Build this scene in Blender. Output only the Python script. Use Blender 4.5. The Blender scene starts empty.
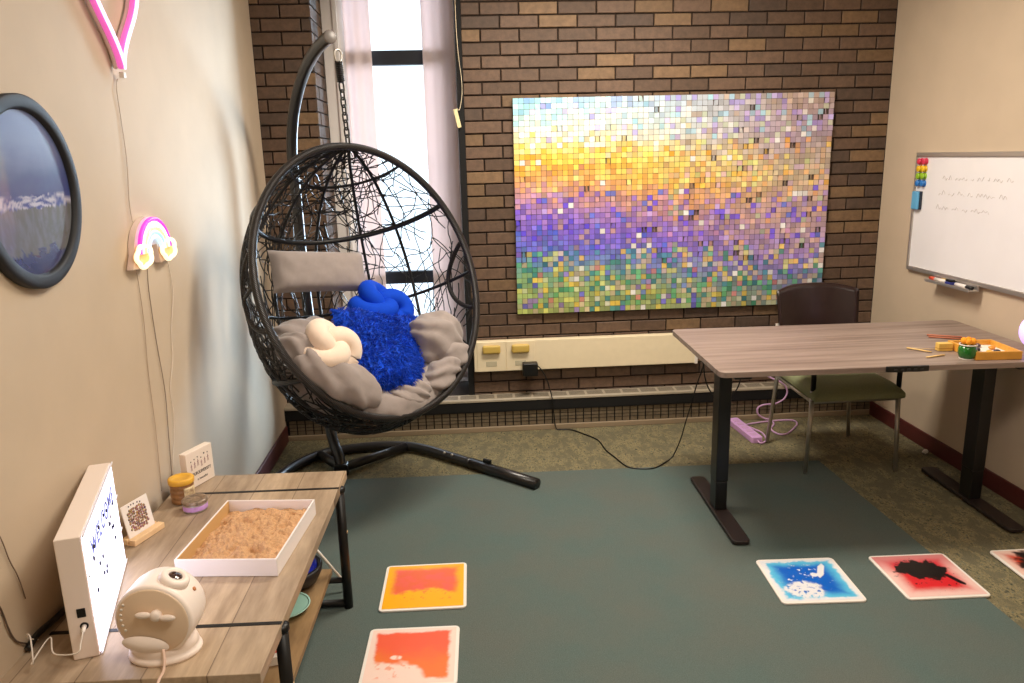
import bpy, bmesh, math, random
from mathutils import Vector, Matrix, noise
R = random.Random(7)
scene = bpy.context.scene
COL = scene.collection
PI = math.pi
V = Vector

# ------------------------------------------------------------------ mesh builder
class MB:
    def __init__(self, M=None):
        self.v = []; self.f = []; self.s = []; self.col = []; self.M = M or Matrix()
    def add(self, vs, fs, smooth=False, col=None):
        n = len(self.v)
        self.v += [self.M @ V(p) for p in vs]
        self.f += [tuple(i + n for i in f) for f in fs]
        self.s += [smooth] * len(fs)
        self.col += [col or (1, 1, 1)] * len(vs)
        return self
    def box(self, x0, x1, y0, y1, z0, z1, col=None, T=None):
        vs = [V((x, y, z)) for z in (z0, z1) for y in (y0, y1) for x in (x0, x1)]
        if T: vs = [T @ p for p in vs]
        return self.add(vs, [(0, 2, 3, 1), (4, 5, 7, 6), (0, 1, 5, 4), (2, 6, 7, 3), (0, 4, 6, 2), (1, 3, 7, 5)], False, col)
    def tube(self, pts, r, n=8, closed=False, caps=True, flat=1.0, up=None):
        pts = [V(p) for p in pts]; N = len(pts)
        rs = r if isinstance(r, (list, tuple)) else [r] * N
        vs = []; nrm = None
        for i, p in enumerate(pts):
            if closed: t = pts[(i + 1) % N] - pts[i - 1]
            else: t = pts[min(i + 1, N - 1)] - pts[max(i - 1, 0)]
            if t.length < 1e-9: t = V((0, 0, 1))
            t.normalize()
            if nrm is None:
                a = up and V(up) or (V((0, 0, 1)) if abs(t.z) < .9 else V((1, 0, 0)))
                nrm = a - t * a.dot(t)
            else: nrm = nrm - t * nrm.dot(t)
            if nrm.length < 1e-6: nrm = t.orthogonal()
            nrm.normalize(); b = t.cross(nrm)
            for k in range(n):
                a = 2 * PI * (k + .5) / n
                vs.append(p + (nrm * math.cos(a) * flat + b * math.sin(a)) * rs[i])
        fs = []
        for i in range(N if closed else N - 1):
            j = (i + 1) % N
            for k in range(n):
                l = (k + 1) % n
                fs.append((i * n + k, i * n + l, j * n + l, j * n + k))
        if caps and not closed:
            fs.append(tuple(reversed(range(n)))); fs.append(tuple((N - 1) * n + k for k in range(n)))
        return self.add(vs, fs, n > 5)
    def lathe(self, prof, n=32, c=(0, 0, 0), ax=None, ring=False):
        """prof: list of (r, h) along the axis ax (default +z)."""
        Q = V((0, 0, 1)).rotation_difference(V(ax)).to_matrix().to_4x4() if ax else Matrix()
        vs = []
        for (r, h) in prof:
            for k in range(n):
                a = 2 * PI * k / n
                vs.append(V(c) + (Q @ V((r * math.cos(a), r * math.sin(a), h))))
        fs = []
        m = len(prof)
        for i in range(m if ring else m - 1):
            for k in range(n):
                l = (k + 1) % n; i2 = (i + 1) % m
                fs.append((i * n + k, i * n + l, i2 * n + l, i2 * n + k))
        if ring: return self.add(vs, fs, True)
        fs.append(tuple(reversed(range(n)))); fs.append(tuple((len(prof) - 1) * n + k for k in range(n)))
        return self.add(vs, fs, True)
    def prism(self, poly, z0, z1, T=None, inner=None):
        n = len(poly)
        vs = [V((x, y, z0)) for x, y in poly] + [V((x, y, z1)) for x, y in poly]
        if T: vs = [T @ p for p in vs]
        fs = [tuple(reversed(range(n))), tuple(range(n, 2 * n))]
        fs += [(i, (i + 1) % n, n + (i + 1) % n, n + i) for i in range(n)]
        return self.add(vs, fs)
    def grid(self, fn, nu, nv, colfn=None, smooth=True, wrap=False, flip=False):
        vs = []; cs = []
        for j in range(nv + 1):
            for i in range(nu + (0 if wrap else 1)):
                u = i / nu; w = j / nv
                vs.append(self.M @ V(fn(u, w)))
                cs.append(colfn(u, w) if colfn else (1, 1, 1))
        n = len(self.v); W = nu + (0 if wrap else 1)
        for j in range(nv):
            for i in range(nu):
                i2 = (i + 1) % W
                q = (n + j * W + i, n + j * W + i2, n + (j + 1) * W + i2, n + (j + 1) * W + i)
                self.f.append(tuple(reversed(q)) if flip else q); self.s.append(smooth)
        self.v += vs; self.col += cs
        return self
    def sphere(self, c, r, nu=24, nv=14, sc=(1, 1, 1), T=None):
        def fn(u, w):
            a = 2 * PI * u; t = PI * (w * .998 + .001)
            p = V((r * sc[0] * math.sin(t) * math.cos(a), r * sc[1] * math.sin(t) * math.sin(a), -r * sc[2] * math.cos(t)))
            if T: p = T @ p
            return V(c) + p
        return self.grid(fn, nu, nv, wrap=True)
    def build(self, name, m, parent=None, bevel=0, subsurf=0, attr=False, pivot=None, seg=2):
        if pivot is None:
            if parent is not None: pivot = Vector(parent['_wp'])
            else:
                xs = [p.x for p in self.v]; ys = [p.y for p in self.v]; zs = [p.z for p in self.v]
                pivot = V(((min(xs) + max(xs)) / 2, (min(ys) + max(ys)) / 2, min(zs)))
        pivot = V(pivot)
        me = bpy.data.meshes.new(name)
        me.from_pydata([p - pivot for p in self.v], [], self.f)
        me.polygons.foreach_set('use_smooth', self.s)
        if attr:
            a = me.color_attributes.new('Col', 'FLOAT_COLOR', 'POINT')
            a.data.foreach_set('color', [x for c in self.col for x in (c[0], c[1], c[2], 1)])
        me.materials.append(m)
        me.update()
        o = bpy.data.objects.new(name, me); COL.objects.link(o)
        o['_wp'] = list(pivot)
        if parent is not None:
            o.parent = parent; o.location = pivot - V(parent['_wp'])
        else: o.location = pivot
        if bevel:
            b = o.modifiers.new('bevel', 'BEVEL'); b.width = bevel; b.segments = seg; b.limit_method = 'ANGLE'; b.angle_limit = .6
            for p in me.polygons: p.use_smooth = True
            w = o.modifiers.new('wn', 'WEIGHTED_NORMAL'); w.keep_sharp = True
        if subsurf:
            s = o.modifiers.new('sub', 'SUBSURF'); s.levels = s.render_levels = subsurf
        return o

def tag(o, label, cat, group=None, kind=None):
    o['label'] = label; o['category'] = cat
    if group: o['group'] = group
    if kind: o['kind'] = kind
    return o
def thing(name, loc, label, cat, group=None):
    o = bpy.data.objects.new(name, None); COL.objects.link(o)
    o.empty_display_size = .05; o.location = loc; o['_wp'] = list(loc)
    return tag(o, label, cat, group)
def struct(o):
    o['kind'] = 'structure'; return o

def catmull(pts, sub=6, closed=False):
    P = [V(p) for p in pts]; n = len(P); out = []
    rng = range(n) if closed else range(n - 1)
    for i in rng:
        p0 = P[(i - 1) % n] if closed or i > 0 else P[0] * 2 - P[1]
        p1 = P[i]; p2 = P[(i + 1) % n]
        p3 = P[(i + 2) % n] if closed or i + 2 < n else P[-1] * 2 - P[-2]
        for k in range(sub):
            t = k / sub
            out.append(.5 * ((2 * p1) + (p2 - p0) * t + (2 * p0 - 5 * p1 + 4 * p2 - p3) * t * t + (3 * p1 - p0 - 3 * p2 + p3) * t ** 3))
    if not closed: out.append(P[-1])
    return out
def rrect(x0, x1, y0, y1, r, n=5):
    out = []
    for cx, cy, a0 in ((x1 - r, y1 - r, 0), (x0 + r, y1 - r, 90), (x0 + r, y0 + r, 180), (x1 - r, y0 + r, 270)):
        for k in range(n + 1):
            a = math.radians(a0 + 90 * k / n); out.append((cx + r * math.cos(a), cy + r * math.sin(a)))
    return out
def frame_M(o, x, y):
    """matrix with origin o, local axes x, y and z = x cross y"""
    x = V(x).normalized(); y = V(y); y = (y - x * y.dot(x)).normalized(); z = x.cross(y)
    M = Matrix((x, y, z)).transposed().to_4x4(); M.translation = V(o)
    return M
def text_into(mb, s, size, T, depth=.0006, align='CENTER', space=1.0, sx=1.0):
    cu = bpy.data.curves.new('t', 'FONT'); cu.body = s; cu.size = size; cu.align_x = align; cu.extrude = depth; cu.space_character = space
    ob = bpy.data.objects.new('t', cu); COL.objects.link(ob)
    bpy.context.view_layer.update()
    me = bpy.data.meshes.new_from_object(ob.evaluated_get(bpy.context.evaluated_depsgraph_get()))
    vs = [T @ V((v.co.x * sx, v.co.y, v.co.z)) for v in me.vertices]
    mb.add(vs, [tuple(p.vertices) for p in me.polygons])
    bpy.data.objects.remove(ob); bpy.data.curves.remove(cu); bpy.data.meshes.remove(me)

# ------------------------------------------------------------------ materials
def lin(c):
    return tuple(((x / 255) / 12.92 if x / 255 <= .04045 else ((x / 255 + .055) / 1.055) ** 2.4) for x in c)
class NT:
    def __init__(self, name):
        self.m = bpy.data.materials.new(name); self.m.use_nodes = True
        self.t = self.m.node_tree; self.b = self.t.nodes['Principled BSDF']
    def n(self, k, **kw):
        o = self.t.nodes.new(k)
        for a, b in kw.items():
            if a.startswith('i_'):
                key = a[2:]
                o.inputs[int(key) if key.isdigit() else key.replace('_', ' ')].default_value = b
            else: setattr(o, a, b)
        return o
    def l(self, a, b): self.t.links.new(a, b); return self
    def ramp(self, fac, stops, interp='LINEAR'):
        r = self.n('ShaderNodeValToRGB'); e = r.color_ramp; e.interpolation = interp
        while len(e.elements) < len(stops): e.elements.new(.5)
        for el, (p, c) in zip(e.elements, stops): el.position = p; el.color = (*c, 1)
        self.l(fac, r.inputs[0]); return r.outputs[0]
    def coord(self, scale=(1, 1, 1), kind='Object'):
        tc = self.n('ShaderNodeTexCoord'); mp = self.n('ShaderNodeMapping'); mp.inputs['Scale'].default_value = scale
        self.l(tc.outputs[kind], mp.inputs[0]); return mp.outputs[0]
    def noise(self, vec, scale, detail=2, rough=.5):
        q = self.n('ShaderNodeTexNoise'); q.inputs['Scale'].default_value = scale; q.inputs['Detail'].default_value = detail; q.inputs['Roughness'].default_value = rough
        self.l(vec, q.inputs['Vector']); return q.outputs[0]
    def bump(self, h, strength, dist=.002):
        b = self.n('ShaderNodeBump'); b.inputs['Strength'].default_value = strength; b.inputs['Distance'].default_value = dist
        self.l(h, b.inputs['Height']); self.l(b.outputs[0], self.b.inputs['Normal'])
    def mix(self, fac, a, b, mode='MIX'):
        q = self.n('ShaderNodeMix', data_type='RGBA', blend_type=mode)
        for s, x in ((q.inputs['Factor'], fac), (q.inputs['A'], a), (q.inputs['B'], b)):
            if hasattr(x, 'links'): self.l(x, s)
            elif isinstance(x, (int, float)): s.default_value = x
            else: s.default_value = (*x, 1)
        return q.outputs['Result']
def mat(name, rgb, rough=.5, metal=0, spec=.5, var=0, vs=30, bump=0, bs=200, bd=.001, coat=0, emit=None, es=0, trans=0, sheen=0, stretch=(1, 1, 1)):
    q = NT(name); b = q.b; c = lin(rgb)
    b.inputs['Roughness'].default_value = rough; b.inputs['Metallic'].default_value = metal
    b.inputs['Specular IOR Level'].default_value = spec; b.inputs['Coat Weight'].default_value = coat
    b.inputs['Transmission Weight'].default_value = trans; b.inputs['Sheen Weight'].default_value = sheen
    vec = q.coord(stretch)
    if var:
        f = q.noise(vec, vs, 3)
        q.l(q.ramp(f, [(.3, tuple(x * (1 - var) for x in c)), (.7, tuple(min(1, x * (1 + var)) for x in c))]), b.inputs['Base Color'])
    else:
        b.inputs['Base Color'].default_value = (*c, 1)
    if bump: q.bump(q.noise(vec, bs, 3), bump, bd)
    if emit:
        b.inputs['Emission Color'].default_value = (*lin(emit), 1); b.inputs['Emission Strength'].default_value = es
    return q.m
def attr_mat(name, rough=.5, metal=0, coat=0, spec=.5, bump=0, bs=200):
    q = NT(name); a = q.n('ShaderNodeVertexColor', layer_name='Col')
    q.l(a.outputs[0], q.b.inputs['Base Color']); q.b.inputs['Roughness'].default_value = rough; q.b.inputs['Metallic'].default_value = metal
    q.b.inputs['Coat Weight'].default_value = coat; q.b.inputs['Specular IOR Level'].default_value = spec
    if bump: q.bump(q.noise(q.coord(), bs, 3), bump, .002)
    return q.m

M = {}
M['wall'] = mat('beige_wall_paint', (200, 181, 157), .75, spec=.3, var=.03, vs=6, bump=.25, bs=160, bd=.0008)
M['ceil'] = mat('white_ceiling', (225, 220, 210), .9)
M['basebd'] = mat('maroon_vinyl', (84, 34, 32), .45, var=.06)
M['black'] = mat('black_metal', (13, 12, 12), .42, spec=.45, bump=.05, bs=400)
M['blacksatin'] = mat('black_powder_coat', (13, 12, 12), .38, var=.15, vs=60)
M['pole'] = mat('charcoal_tube', (28, 26, 26), .3, spec=.6, var=.1, vs=20)
M['white'] = mat('white_plastic', (236, 228, 218), .4)
M['cream'] = mat('cream_enamel', (240, 224, 190), .45, var=.02)
M['yellow_plastic'] = mat('yellowed_plastic', (208, 176, 88), .45)
M['chrome'] = mat('brushed_steel', (188, 183, 174), .42, metal=.85)
M['alu'] = mat('aluminium', (196, 190, 184), .4, metal=.8)
M['dark'] = mat('dark_gap', (6, 5, 5), .8)

def brick_mat():
    q = NT('brown_brick'); a = q.n('ShaderNodeVertexColor', layer_name='Col'); vec = q.coord()
    f = q.noise(vec, 28, 4, .65); g = q.noise(vec, 160, 3)
    m1 = q.mix(q.ramp(f, [(.3, (0, 0, 0)), (.75, (1, 1, 1))]), (.72, .70, .68), (1.18, 1.12, 1.05))
    c = q.mix(1.0, a.outputs[0], m1, 'MULTIPLY'); q.l(c, q.b.inputs['Base Color'])
    q.b.inputs['Roughness'].default_value = .62; q.b.inputs['Specular IOR Level'].default_value = .4
    mm = q.n('ShaderNodeMath', operation='ADD'); q.l(f, mm.inputs[0]); q.l(g, mm.inputs[1])
    q.bump(mm.outputs[0], .5, .003); return q.m
M['brick'] = brick_mat()
M['mortar'] = mat('dark_mortar', (44, 32, 23), .95, var=.2, vs=80, bump=.4, bs=300)

def carpet_mat():
    q = NT('mottled_carpet'); vec = q.coord((1, .55, 1))
    f = q.noise(vec, 95, 4, .75); g = q.noise(q.coord((1, 1, 1)), 420, 2); h = q.noise(vec, 26, 3)
    c = q.ramp(f, [(.34, lin((62, 68, 65))), (.45, lin((122, 117, 91))), (.53, lin((160, 144, 106))), (.62, lin((104, 111, 98)))])
    c2 = q.mix(q.ramp(h, [(.45, (0, 0, 0)), (.6, (1, 1, 1))]), c, lin((117, 111, 89)))
    c3 = q.mix(1.0, c2, q.ramp(g, [(.3, (.62, .62, .62)), (.7, (1.15, 1.15, 1.15))]), 'MULTIPLY')
    q.l(c3, q.b.inputs['Base Color']); q.b.inputs['Roughness'].default_value = .95; q.b.inputs['Specular IOR Level'].default_value = .1
    q.bump(g, .7, .004); return q.m
M['carpet'] = carpet_mat()
def rug_mat():
    q = NT('teal_rug'); vec = q.coord()
    g = q.noise(vec, 300, 3, .7); h = q.noise(vec, 3.0, 3)
    c = q.mix(q.ramp(h, [(.35, (0, 0, 0)), (.65, (1, 1, 1))]), lin((93, 108, 104)), lin((101, 107, 101)))
    c3 = q.mix(1.0, c, q.ramp(g, [(.3, (.72, .72, .72)), (.7, (1.12, 1.12, 1.12))]), 'MULTIPLY')
    q.l(c3, q.b.inputs['Base Color']); q.b.inputs['Roughness'].default_value = .97; q.b.inputs['Specular IOR Level'].default_value = .08
    q.bump(g, .6, .003); return q.m
M['rug'] = rug_mat()
def plank_mat(name, cols, scale, pl=0, ax=0):
    q = NT(name); vec = q.coord(scale)
    f = q.noise(vec, 4, 5, .62); g = q.noise(vec, 17, 3, .6)
    c = q.ramp(f, [(.30, lin(cols[0])), (.48, lin(cols[1])), (.66, lin(cols[2]))])
    c = q.mix(1.0, c, q.ramp(g, [(.3, (.86, .86, .86)), (.7, (1.08, 1.08, 1.08))]), 'MULTIPLY')
    if pl:
        tc = q.n('ShaderNodeTexCoord'); sp = q.n('ShaderNodeSeparateXYZ'); q.l(tc.outputs['Object'], sp.inputs[0])
        d = q.n('ShaderNodeMath', operation='DIVIDE'); q.l(sp.outputs[ax], d.inputs[0]); d.inputs[1].default_value = pl
        fl = q.n('ShaderNodeMath', operation='FLOOR'); q.l(d.outputs[0], fl.inputs[0])
        fr = q.n('ShaderNodeMath', operation='FRACT'); q.l(d.outputs[0], fr.inputs[0])
        wn = q.n('ShaderNodeTexWhiteNoise', noise_dimensions='1D'); q.l(fl.outputs[0], wn.inputs['W'])
        c = q.mix(1.0, c, q.ramp(wn.outputs[0], [(0, (.84, .84, .86)), (1, (1.1, 1.08, 1.05))]), 'MULTIPLY')
        c = q.mix(1.0, c, q.ramp(fr.outputs[0], [(0, (.3, .25, .22)), (.03, (1, 1, 1))]), 'MULTIPLY')
    q.l(c, q.b.inputs['Base Color']); q.b.inputs['Roughness'].default_value = .42; q.b.inputs['Specular IOR Level'].default_value = .4
    q.bump(g, .08, .001); return q.m
M['tablewood'] = plank_mat('weathered_oak_planks', [(150, 128, 104), (178, 156, 130), (194, 172, 146)], (4, .6, 4), .143, 0)
M['shelfwood'] = plank_mat('oak_shelf_board', [(120, 92, 62), (150, 120, 84), (166, 136, 98)], (4, .6, 4))
M['deskwood'] = plank_mat('grey_brown_laminate', [(116, 98, 88), (140, 122, 112), (156, 138, 127)], (.35, 9, 4))

# ------------------------------------------------------------------ room shell
XL, XR, YF, ZC = -1.36, 2.134, -5.6, 2.7
WX0, WX1, WD = -1.048, -.262, .40     # window recess: left jamb, right edge, depth
struct(MB().box(XL, XR, YF, 0.0, -.06, 0).build('floor', M['carpet']))
struct(MB().box(XL, XR, YF, WD, ZC, ZC + .06).build('ceiling', M['ceil']))
struct(MB().box(XL - .08, XL, YF, .0, 0, ZC).build('wall_left', M['wall']))
struct(MB().box(XR, XR + .08, YF, .0, 0, ZC).build('wall_right', M['wall']))
struct(MB().box(XL, XR, YF - .08, YF, 0, ZC).build('wall_front', M['wall']))
# brick back wall: mortar body with a window opening, every brick its own relief
wb = struct(MB().box(XL - .08, WX0 - .012, .012, WD + .1, 0, ZC).box(WX1, XR + .08, .012, WD + .1, 0, ZC).box(WX0 - .012, WX1, .012, WD + .1, 2.62, ZC).box(WX0 - .012, WX1, .012, WD + .1, 0, .18).build('wall_back', M['mortar'], pivot=(0, 0, 0)))
bk = MB(); CH, CL, MO = .06757, .209, .008
def brick_col():
    b = R.random(); base = V((.128, .082, .056)) * (.82 + .42 * b)
    if R.random() < .16: base = V((.195, .125, .070)) * (.85 + .3 * R.random())
    if R.random() < .15: base = V((.094, .064, .048))
    return tuple(base)
def one_brick(x0, x1, y0, y1, z0, z1):
    j = lambda s: R.uniform(-s, s)
    d = R.uniform(0, .004); c = brick_col(); e = .0025
    front = y0 + d
    vs = []
    for (yy, ins) in ((y1, 0), (front + e, 0), (front, e)):
        vs += [(x0 + ins + j(.0006), yy, z0 + ins + j(.0008)), (x1 - ins + j(.0006), yy, z0 + ins + j(.0008)), (x1 - ins + j(.0006), yy, z1 - ins + j(.0008)), (x0 + ins + j(.0006), yy, z1 - ins + j(.0008))]
    fs = [(8, 9, 10, 11)]
    for a in (0, 4):
        for k in range(4):
            l = (k + 1) % 4; fs.append((a + k, a + l, a + 4 + l, a + 4 + k))
    bk.add(vs, fs, False, c)
for i in range(-28, 13):
    z0 = 1.9027 + (i - 1) * CH + MO / 2; z1 = z0 + CH - MO
    if z1 < .02 or z0 > ZC: continue
    off = (-.057 if i % 2 == 0 else .047)
    for k in range(-8, 12):
        x0 = off + k * CL + MO / 2; x1 = x0 + CL - MO
        for a, b in ((XL, WX0), (WX1, XR)):
            p, q = max(x0, a), min(x1, b)
            if q - p > .02: one_brick(p, q, 0, .02, max(z0, 0), min(z1, ZC))
    # the return of the left pier, into the window bay
    yy = .0
    o2 = (.0 if i % 2 == 0 else .1)
    for k in range(-1, 3):
        p = max(o2 + k * CL + MO / 2, .022); q = min(o2 + (k + 1) * CL - MO / 2, WD)
        if q - p > .02:
            c = brick_col(); bk.box(WX0 - .015, WX0 - R.uniform(0, .003), p, q, z0, z1, c)
bko = bk.build('brick_courses', M['brick'], wb, attr=True)

struct(MB().box(XL, XL + .012, YF, -.09, 0, .095).build('baseboard_left', M['basebd'], bevel=.003))
struct(MB().box(XR - .012, XR, YF, -.09, 0, .085).build('baseboard_right', M['basebd'], bevel=.003))
struct(MB().box(WX1 - .034, WX1, -.006, WD, .2, ZC).build('trim_1', M['dark']))

# window: frame, two black rails, glass
M['winwhite'] = mat('window_paint', (246, 240, 236), .5)
M['rail'] = mat('dark_window_rail', (16, 20, 30), .5)
gq = NT('window_glass'); gt = gq.n('ShaderNodeBsdfTransparent'); gg = gq.n('ShaderNodeBsdfGlossy'); gg.inputs['Roughness'].default_value = .02
gt.inputs[0].default_value = (.96, .98, 1, 1)
gx = gq.n('ShaderNodeMixShader'); gx.inputs[0].default_value = .05; gq.l(gt.outputs[0], gx.inputs[1]); gq.l(gg.outputs[0], gx.inputs[2]); gq.l(gx.outputs[0], gq.t.nodes['Material Output'].inputs[0])
M['glass'] = gq.m
wf = MB()
wf.box(WX0, -.925, WD - .05, WD + .05, .18, 2.62).box(-.33, WX1 - .034, WD - .02, WD + .05, .18, 2.62)
wf.box(-.925, -.33, WD - .02, WD + .05, .18, .24).box(-.925, -.33, WD - .02, WD + .05, 2.56, 2.62)
wf.box(-.985, -.96, WD - .062, WD - .05, .18, 2.62)
w1 = struct(wf.build('window_1', M['winwhite'], bevel=.003))
for z0, z1 in ((2.11, 2.19), (.825, .9)):
    MB().box(-.925, -.33, WD - .012, WD + .04, z0, z1).build('rail', M['rail'], w1)
MB().box(-.93, -.325, WD + .018, WD + .022, .2, 2.6).build('pane', M['glass'], w1)

# sheer curtains
sq = NT('sheer_curtain'); nt = sq.t
tr = sq.n('ShaderNodeBsdfTranslucent'); tr.inputs[0].default_value = (*lin((232, 214, 210)), 1)
df = sq.n('ShaderNodeBsdfDiffuse'); df.inputs[0].default_value = (*lin((238, 222, 216)), 1)
tp = sq.n('ShaderNodeBsdfTransparent'); tp.inputs[0].default_value = (1, .95, .93, 1)
m1 = sq.n('ShaderNodeMixShader'); m1.inputs[0].default_value = .37; sq.l(df.outputs[0], m1.inputs[1]); sq.l(tr.outputs[0], m1.inputs[2])
m2 = sq.n('ShaderNodeMixShader'); m2.inputs[0].default_value = .05; sq.l(m1.outputs[0], m2.inputs[1]); sq.l(tp.outputs[0], m2.inputs[2])
sq.l(m2.outputs[0], nt.nodes['Material Output'].inputs[0]); M['sheer'] = sq.m
def curtain(x0, x1, y, waves, label, amp=.005):
    mb = MB()
    mb.grid(lambda u, w: (x0 + (x1 - x0) * u, y + amp * math.sin(waves * 2 * PI * u + .6 * math.sin(3 * w)) * (.6 + .4 * w) + .003 * math.sin(11 * u), .22 + (2.58 - .22) * w), 60, 12)
    o = mb.build('sheer_curtain', M['sheer'])
    o.modifiers.new('s', 'SOLIDIFY').thickness = .001
    return tag(o, label, 'curtain')
curtain(-.925, -.775, .335, 2, 'narrow white sheer curtain beside the white window frame behind the chain')
curtain(-.485, -.30, .33, 2.5, 'pinkish white sheer curtain hanging next to the black strip at the brick')

# blind cord with tassel
t = thing('blind_cord', (-.302, -.02, 1.72), 'thin blind cord with a cream pull hanging at the black strip right of the window', 'cord')
MB().tube(catmull([(-.290, -.02, 2.66), (-.287, -.02, 2.2), (-.270, -.02, 1.98), (-.272, -.02, 1.9), (-.287, -.02, 1.83), (-.300, -.02, 1.835)], 6), .0018, 6).build('string', M['cream'], t)
M['pull'] = mat('cream_pull', (236, 222, 172), .5)
MB(frame_M((-.312, -.02, 1.832), (1, 0, .22), (0, 1, 0))).box(-.011, .011, -.008, .008, -.10, 0).build('pull', M['pull'], t, bevel=.003)

# ------------------------------------------------------------------ radiator cover along the brick wall
t = thing('baseboard_heater', (.4, -.05, 0), 'long low heater with black band and grey slotted top under the brick wall', 'heater')
M['grill'] = mat('grey_beige_enamel', (172, 160, 140), .4, var=.05)
M['fin'] = mat('dull_fin_metal', (126, 112, 92), .5, metal=.3, var=.2, vs=40)
hb = MB().box(XL + .002, XR - .002, -.088, -.086, .128, .188).box(XL + .002, XR - .002, -.086, -.07, .12, .13)
hb.build('front_band', M['dark'], t)
MB().box(XL + .002, XR - .002, -.072, -.001, .0, .19).build('body', M['dark'], t)
tp_ = MB()
tp_.prism([(-.092, .186), (-.092, .196), (-.088, .202), (-.004, .206), (-.004, .19)], XL + .002, XR - .002, T=Matrix(((0, 0, 1, 0), (1, 0, 0, 0), (0, 1, 0, 0), (0, 0, 0, 1))))
tp_.build('top_plate', M['grill'], t)
sl = MB()
x = XL + .05
while x < XR - .1:
    for k in range(4):
        y0 = -.075 + k * .016
        sl.box(x, x + .092, y0, y0 + .009, .2008 + (y0 + .088) * .05, .2028 + (y0 + .088) * .05)
    x += .107
sl.build('top_slots', mat('slot_shade', (96, 88, 76), .6), t)
fn = MB(); x = XL + .02
while x < XR - .03:
    fn.box(x, x + .039, -.0775, -.0725, .032, .118); x += .0465
fn.build('fins', M['fin'], t)
gr = MB()
for z in (.055, .075, .096): gr.box(XL + .01, XR - .01, -.0795, -.0775, z, z + .0022)
gr.build('grille_wires', M['dark'], t)
MB().box(XL + .002, XR - .002, -.094, -.0745, .0, .03).build('toe_trim', mat('pale_trim', (150, 132, 108), .5), t, bevel=.003)

# raceway with outlets
t = thing('wall_raceway', (.4, -.025, .36), 'long cream cable trunking with two yellowed outlets on the brick wall', 'trunking')
MB().box(-.258, 1.06, -.05, -.001, .358, .537).build('trunk', M['cream'], t, bevel=.004)
for k, x in enumerate((-.157, .012)):
    p = MB().box(x - .083, x + .083, -.0545, -.0502, .36, .535).build('outlet_plate', M['cream'], t, bevel=.002)
    MB().box(x - .052, x + .052, -.078, -.0547, .468, .518).build('flip_cover', M['yellow_plastic'], p, bevel=.012, seg=4)
    MB().box(x - .032, x + .03, -.0565, -.0547, .39, .42).build('label_plate', mat('grey_label', (196, 186, 158), .5), p, bevel=.0008)
MB().box(1.045, 1.064, -.053, -.0005, .354, .541).build('end_cap', M['white'], t, bevel=.003)

# black adapter and cables
t = thing('power_adapter', (.066, -.09, .33), 'square black power adapter plugged into the cream trunking', 'adapter')
MB().box(.02, .108, -.112, -.0555, .335, .412).build('housing', M['blacksatin'], t, bevel=.006)
cab = [(.10, -.085, .39), (.119, -.1, .381), (.154, -.1, .319), (.187, -.105, .20), (.197, -.108, .092), (.208, -.112, .012), (.24, -.12, .006), (.292, -.13, .006), (.357, -.213, .006), (.42, -.319, .006), (.436, -.475, .006), (.467, -.595, .006), (.504, -.722, .007), (.569, -.757, .007), (.637, -.752, .007), (.713, -.682, .007), (.775, -.60, .007), (.808, -.62, .111), (.822, -.63, .183), (.84, -.66, .292), (.855, -.70, .416), (.868, -.76, .54), (.86, -.82, .66), (.85, -.86, .705)]
MB().tube(catmull(cab, 5), .0035, 6).build('cable', M['blacksatin'], t)
o = MB().tube(catmull([(.80, -.84, .705), (.806, -.85, .647), (.837, -.85, .586), (.85, -.85, .504), (.882, -.85, .432), (.94, -.86, .40), (1.0, -.88, .45), (1.02, -.90, .58), (1.03, -.92, .706)], 6), .0035, 6).build('desk_cable', M['blacksatin'])
tag(o, 'black cable looping under the back left corner of the desk', 'cable')

# lilac power strip
M['lilac'] = mat('lilac_plastic', (214, 168, 222), .4)
M['lilaccord'] = mat('lilac_cord', (206, 164, 206), .5)
t = thing('power_strip', (1.275, -.33, 0), 'lilac power strip lying on the carpet behind the desk leg', 'power strip')
T = Matrix.Translation((1.272, -.30, 0)) @ Matrix.Rotation(math.radians(4), 4, 'Z')
MB(T).prism(rrect(-.032, .032, -.17, .17, .012), .0, .034).build('housing', M['lilac'], t, bevel=.004)
for k in range(5):
    MB(T).prism(rrect(-.017, .017, -.135 + k * .058, -.10 + k * .058, .005), .0335, .0358).build('socket', M['lilaccord'], t)
lc = [(1.285, -.455, .016), (1.293, -.49, .008), (1.343, -.445, .006), (1.364, -.33, .006), (1.335, -.245, .006), (1.325, -.19, .006), (1.421, -.157, .006), (1.527, -.14, .006), (1.62, -.15, .006), (1.619, -.215, .006), (1.549, -.308, .006), (1.489, -.366, .006), (1.445, -.36, .006), (1.438, -.276, .006), (1.488, -.197, .008), (1.485, -.135, .012), (1.46, -.118, .016), (1.422, -.115, .043), (1.42, -.112, .081), (1.462, -.108, .098), (1.529, -.106, .101), (1.582, -.104, .13), (1.598, -.102, .173), (1.57, -.1, .224), (1.508, -.075, .252), (1.433, -.058, .30), (1.40, -.05, .355)]
MB().tube(catmull(lc, 5), .0052, 8).build('cord', M['lilaccord'], t)

# ------------------------------------------------------------------ rug
rg = MB(Matrix.Translation((0, 0, 0)))
rg.prism([(-1.25, -.688), (1.497, -.755), (1.53, -5.2), (-1.25, -5.2)], .0004, .0042)
tag(rg.build('area_rug', M['rug'], bevel=.0015), 'large teal grey rug covering most of the mottled carpet', 'rug')

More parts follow.
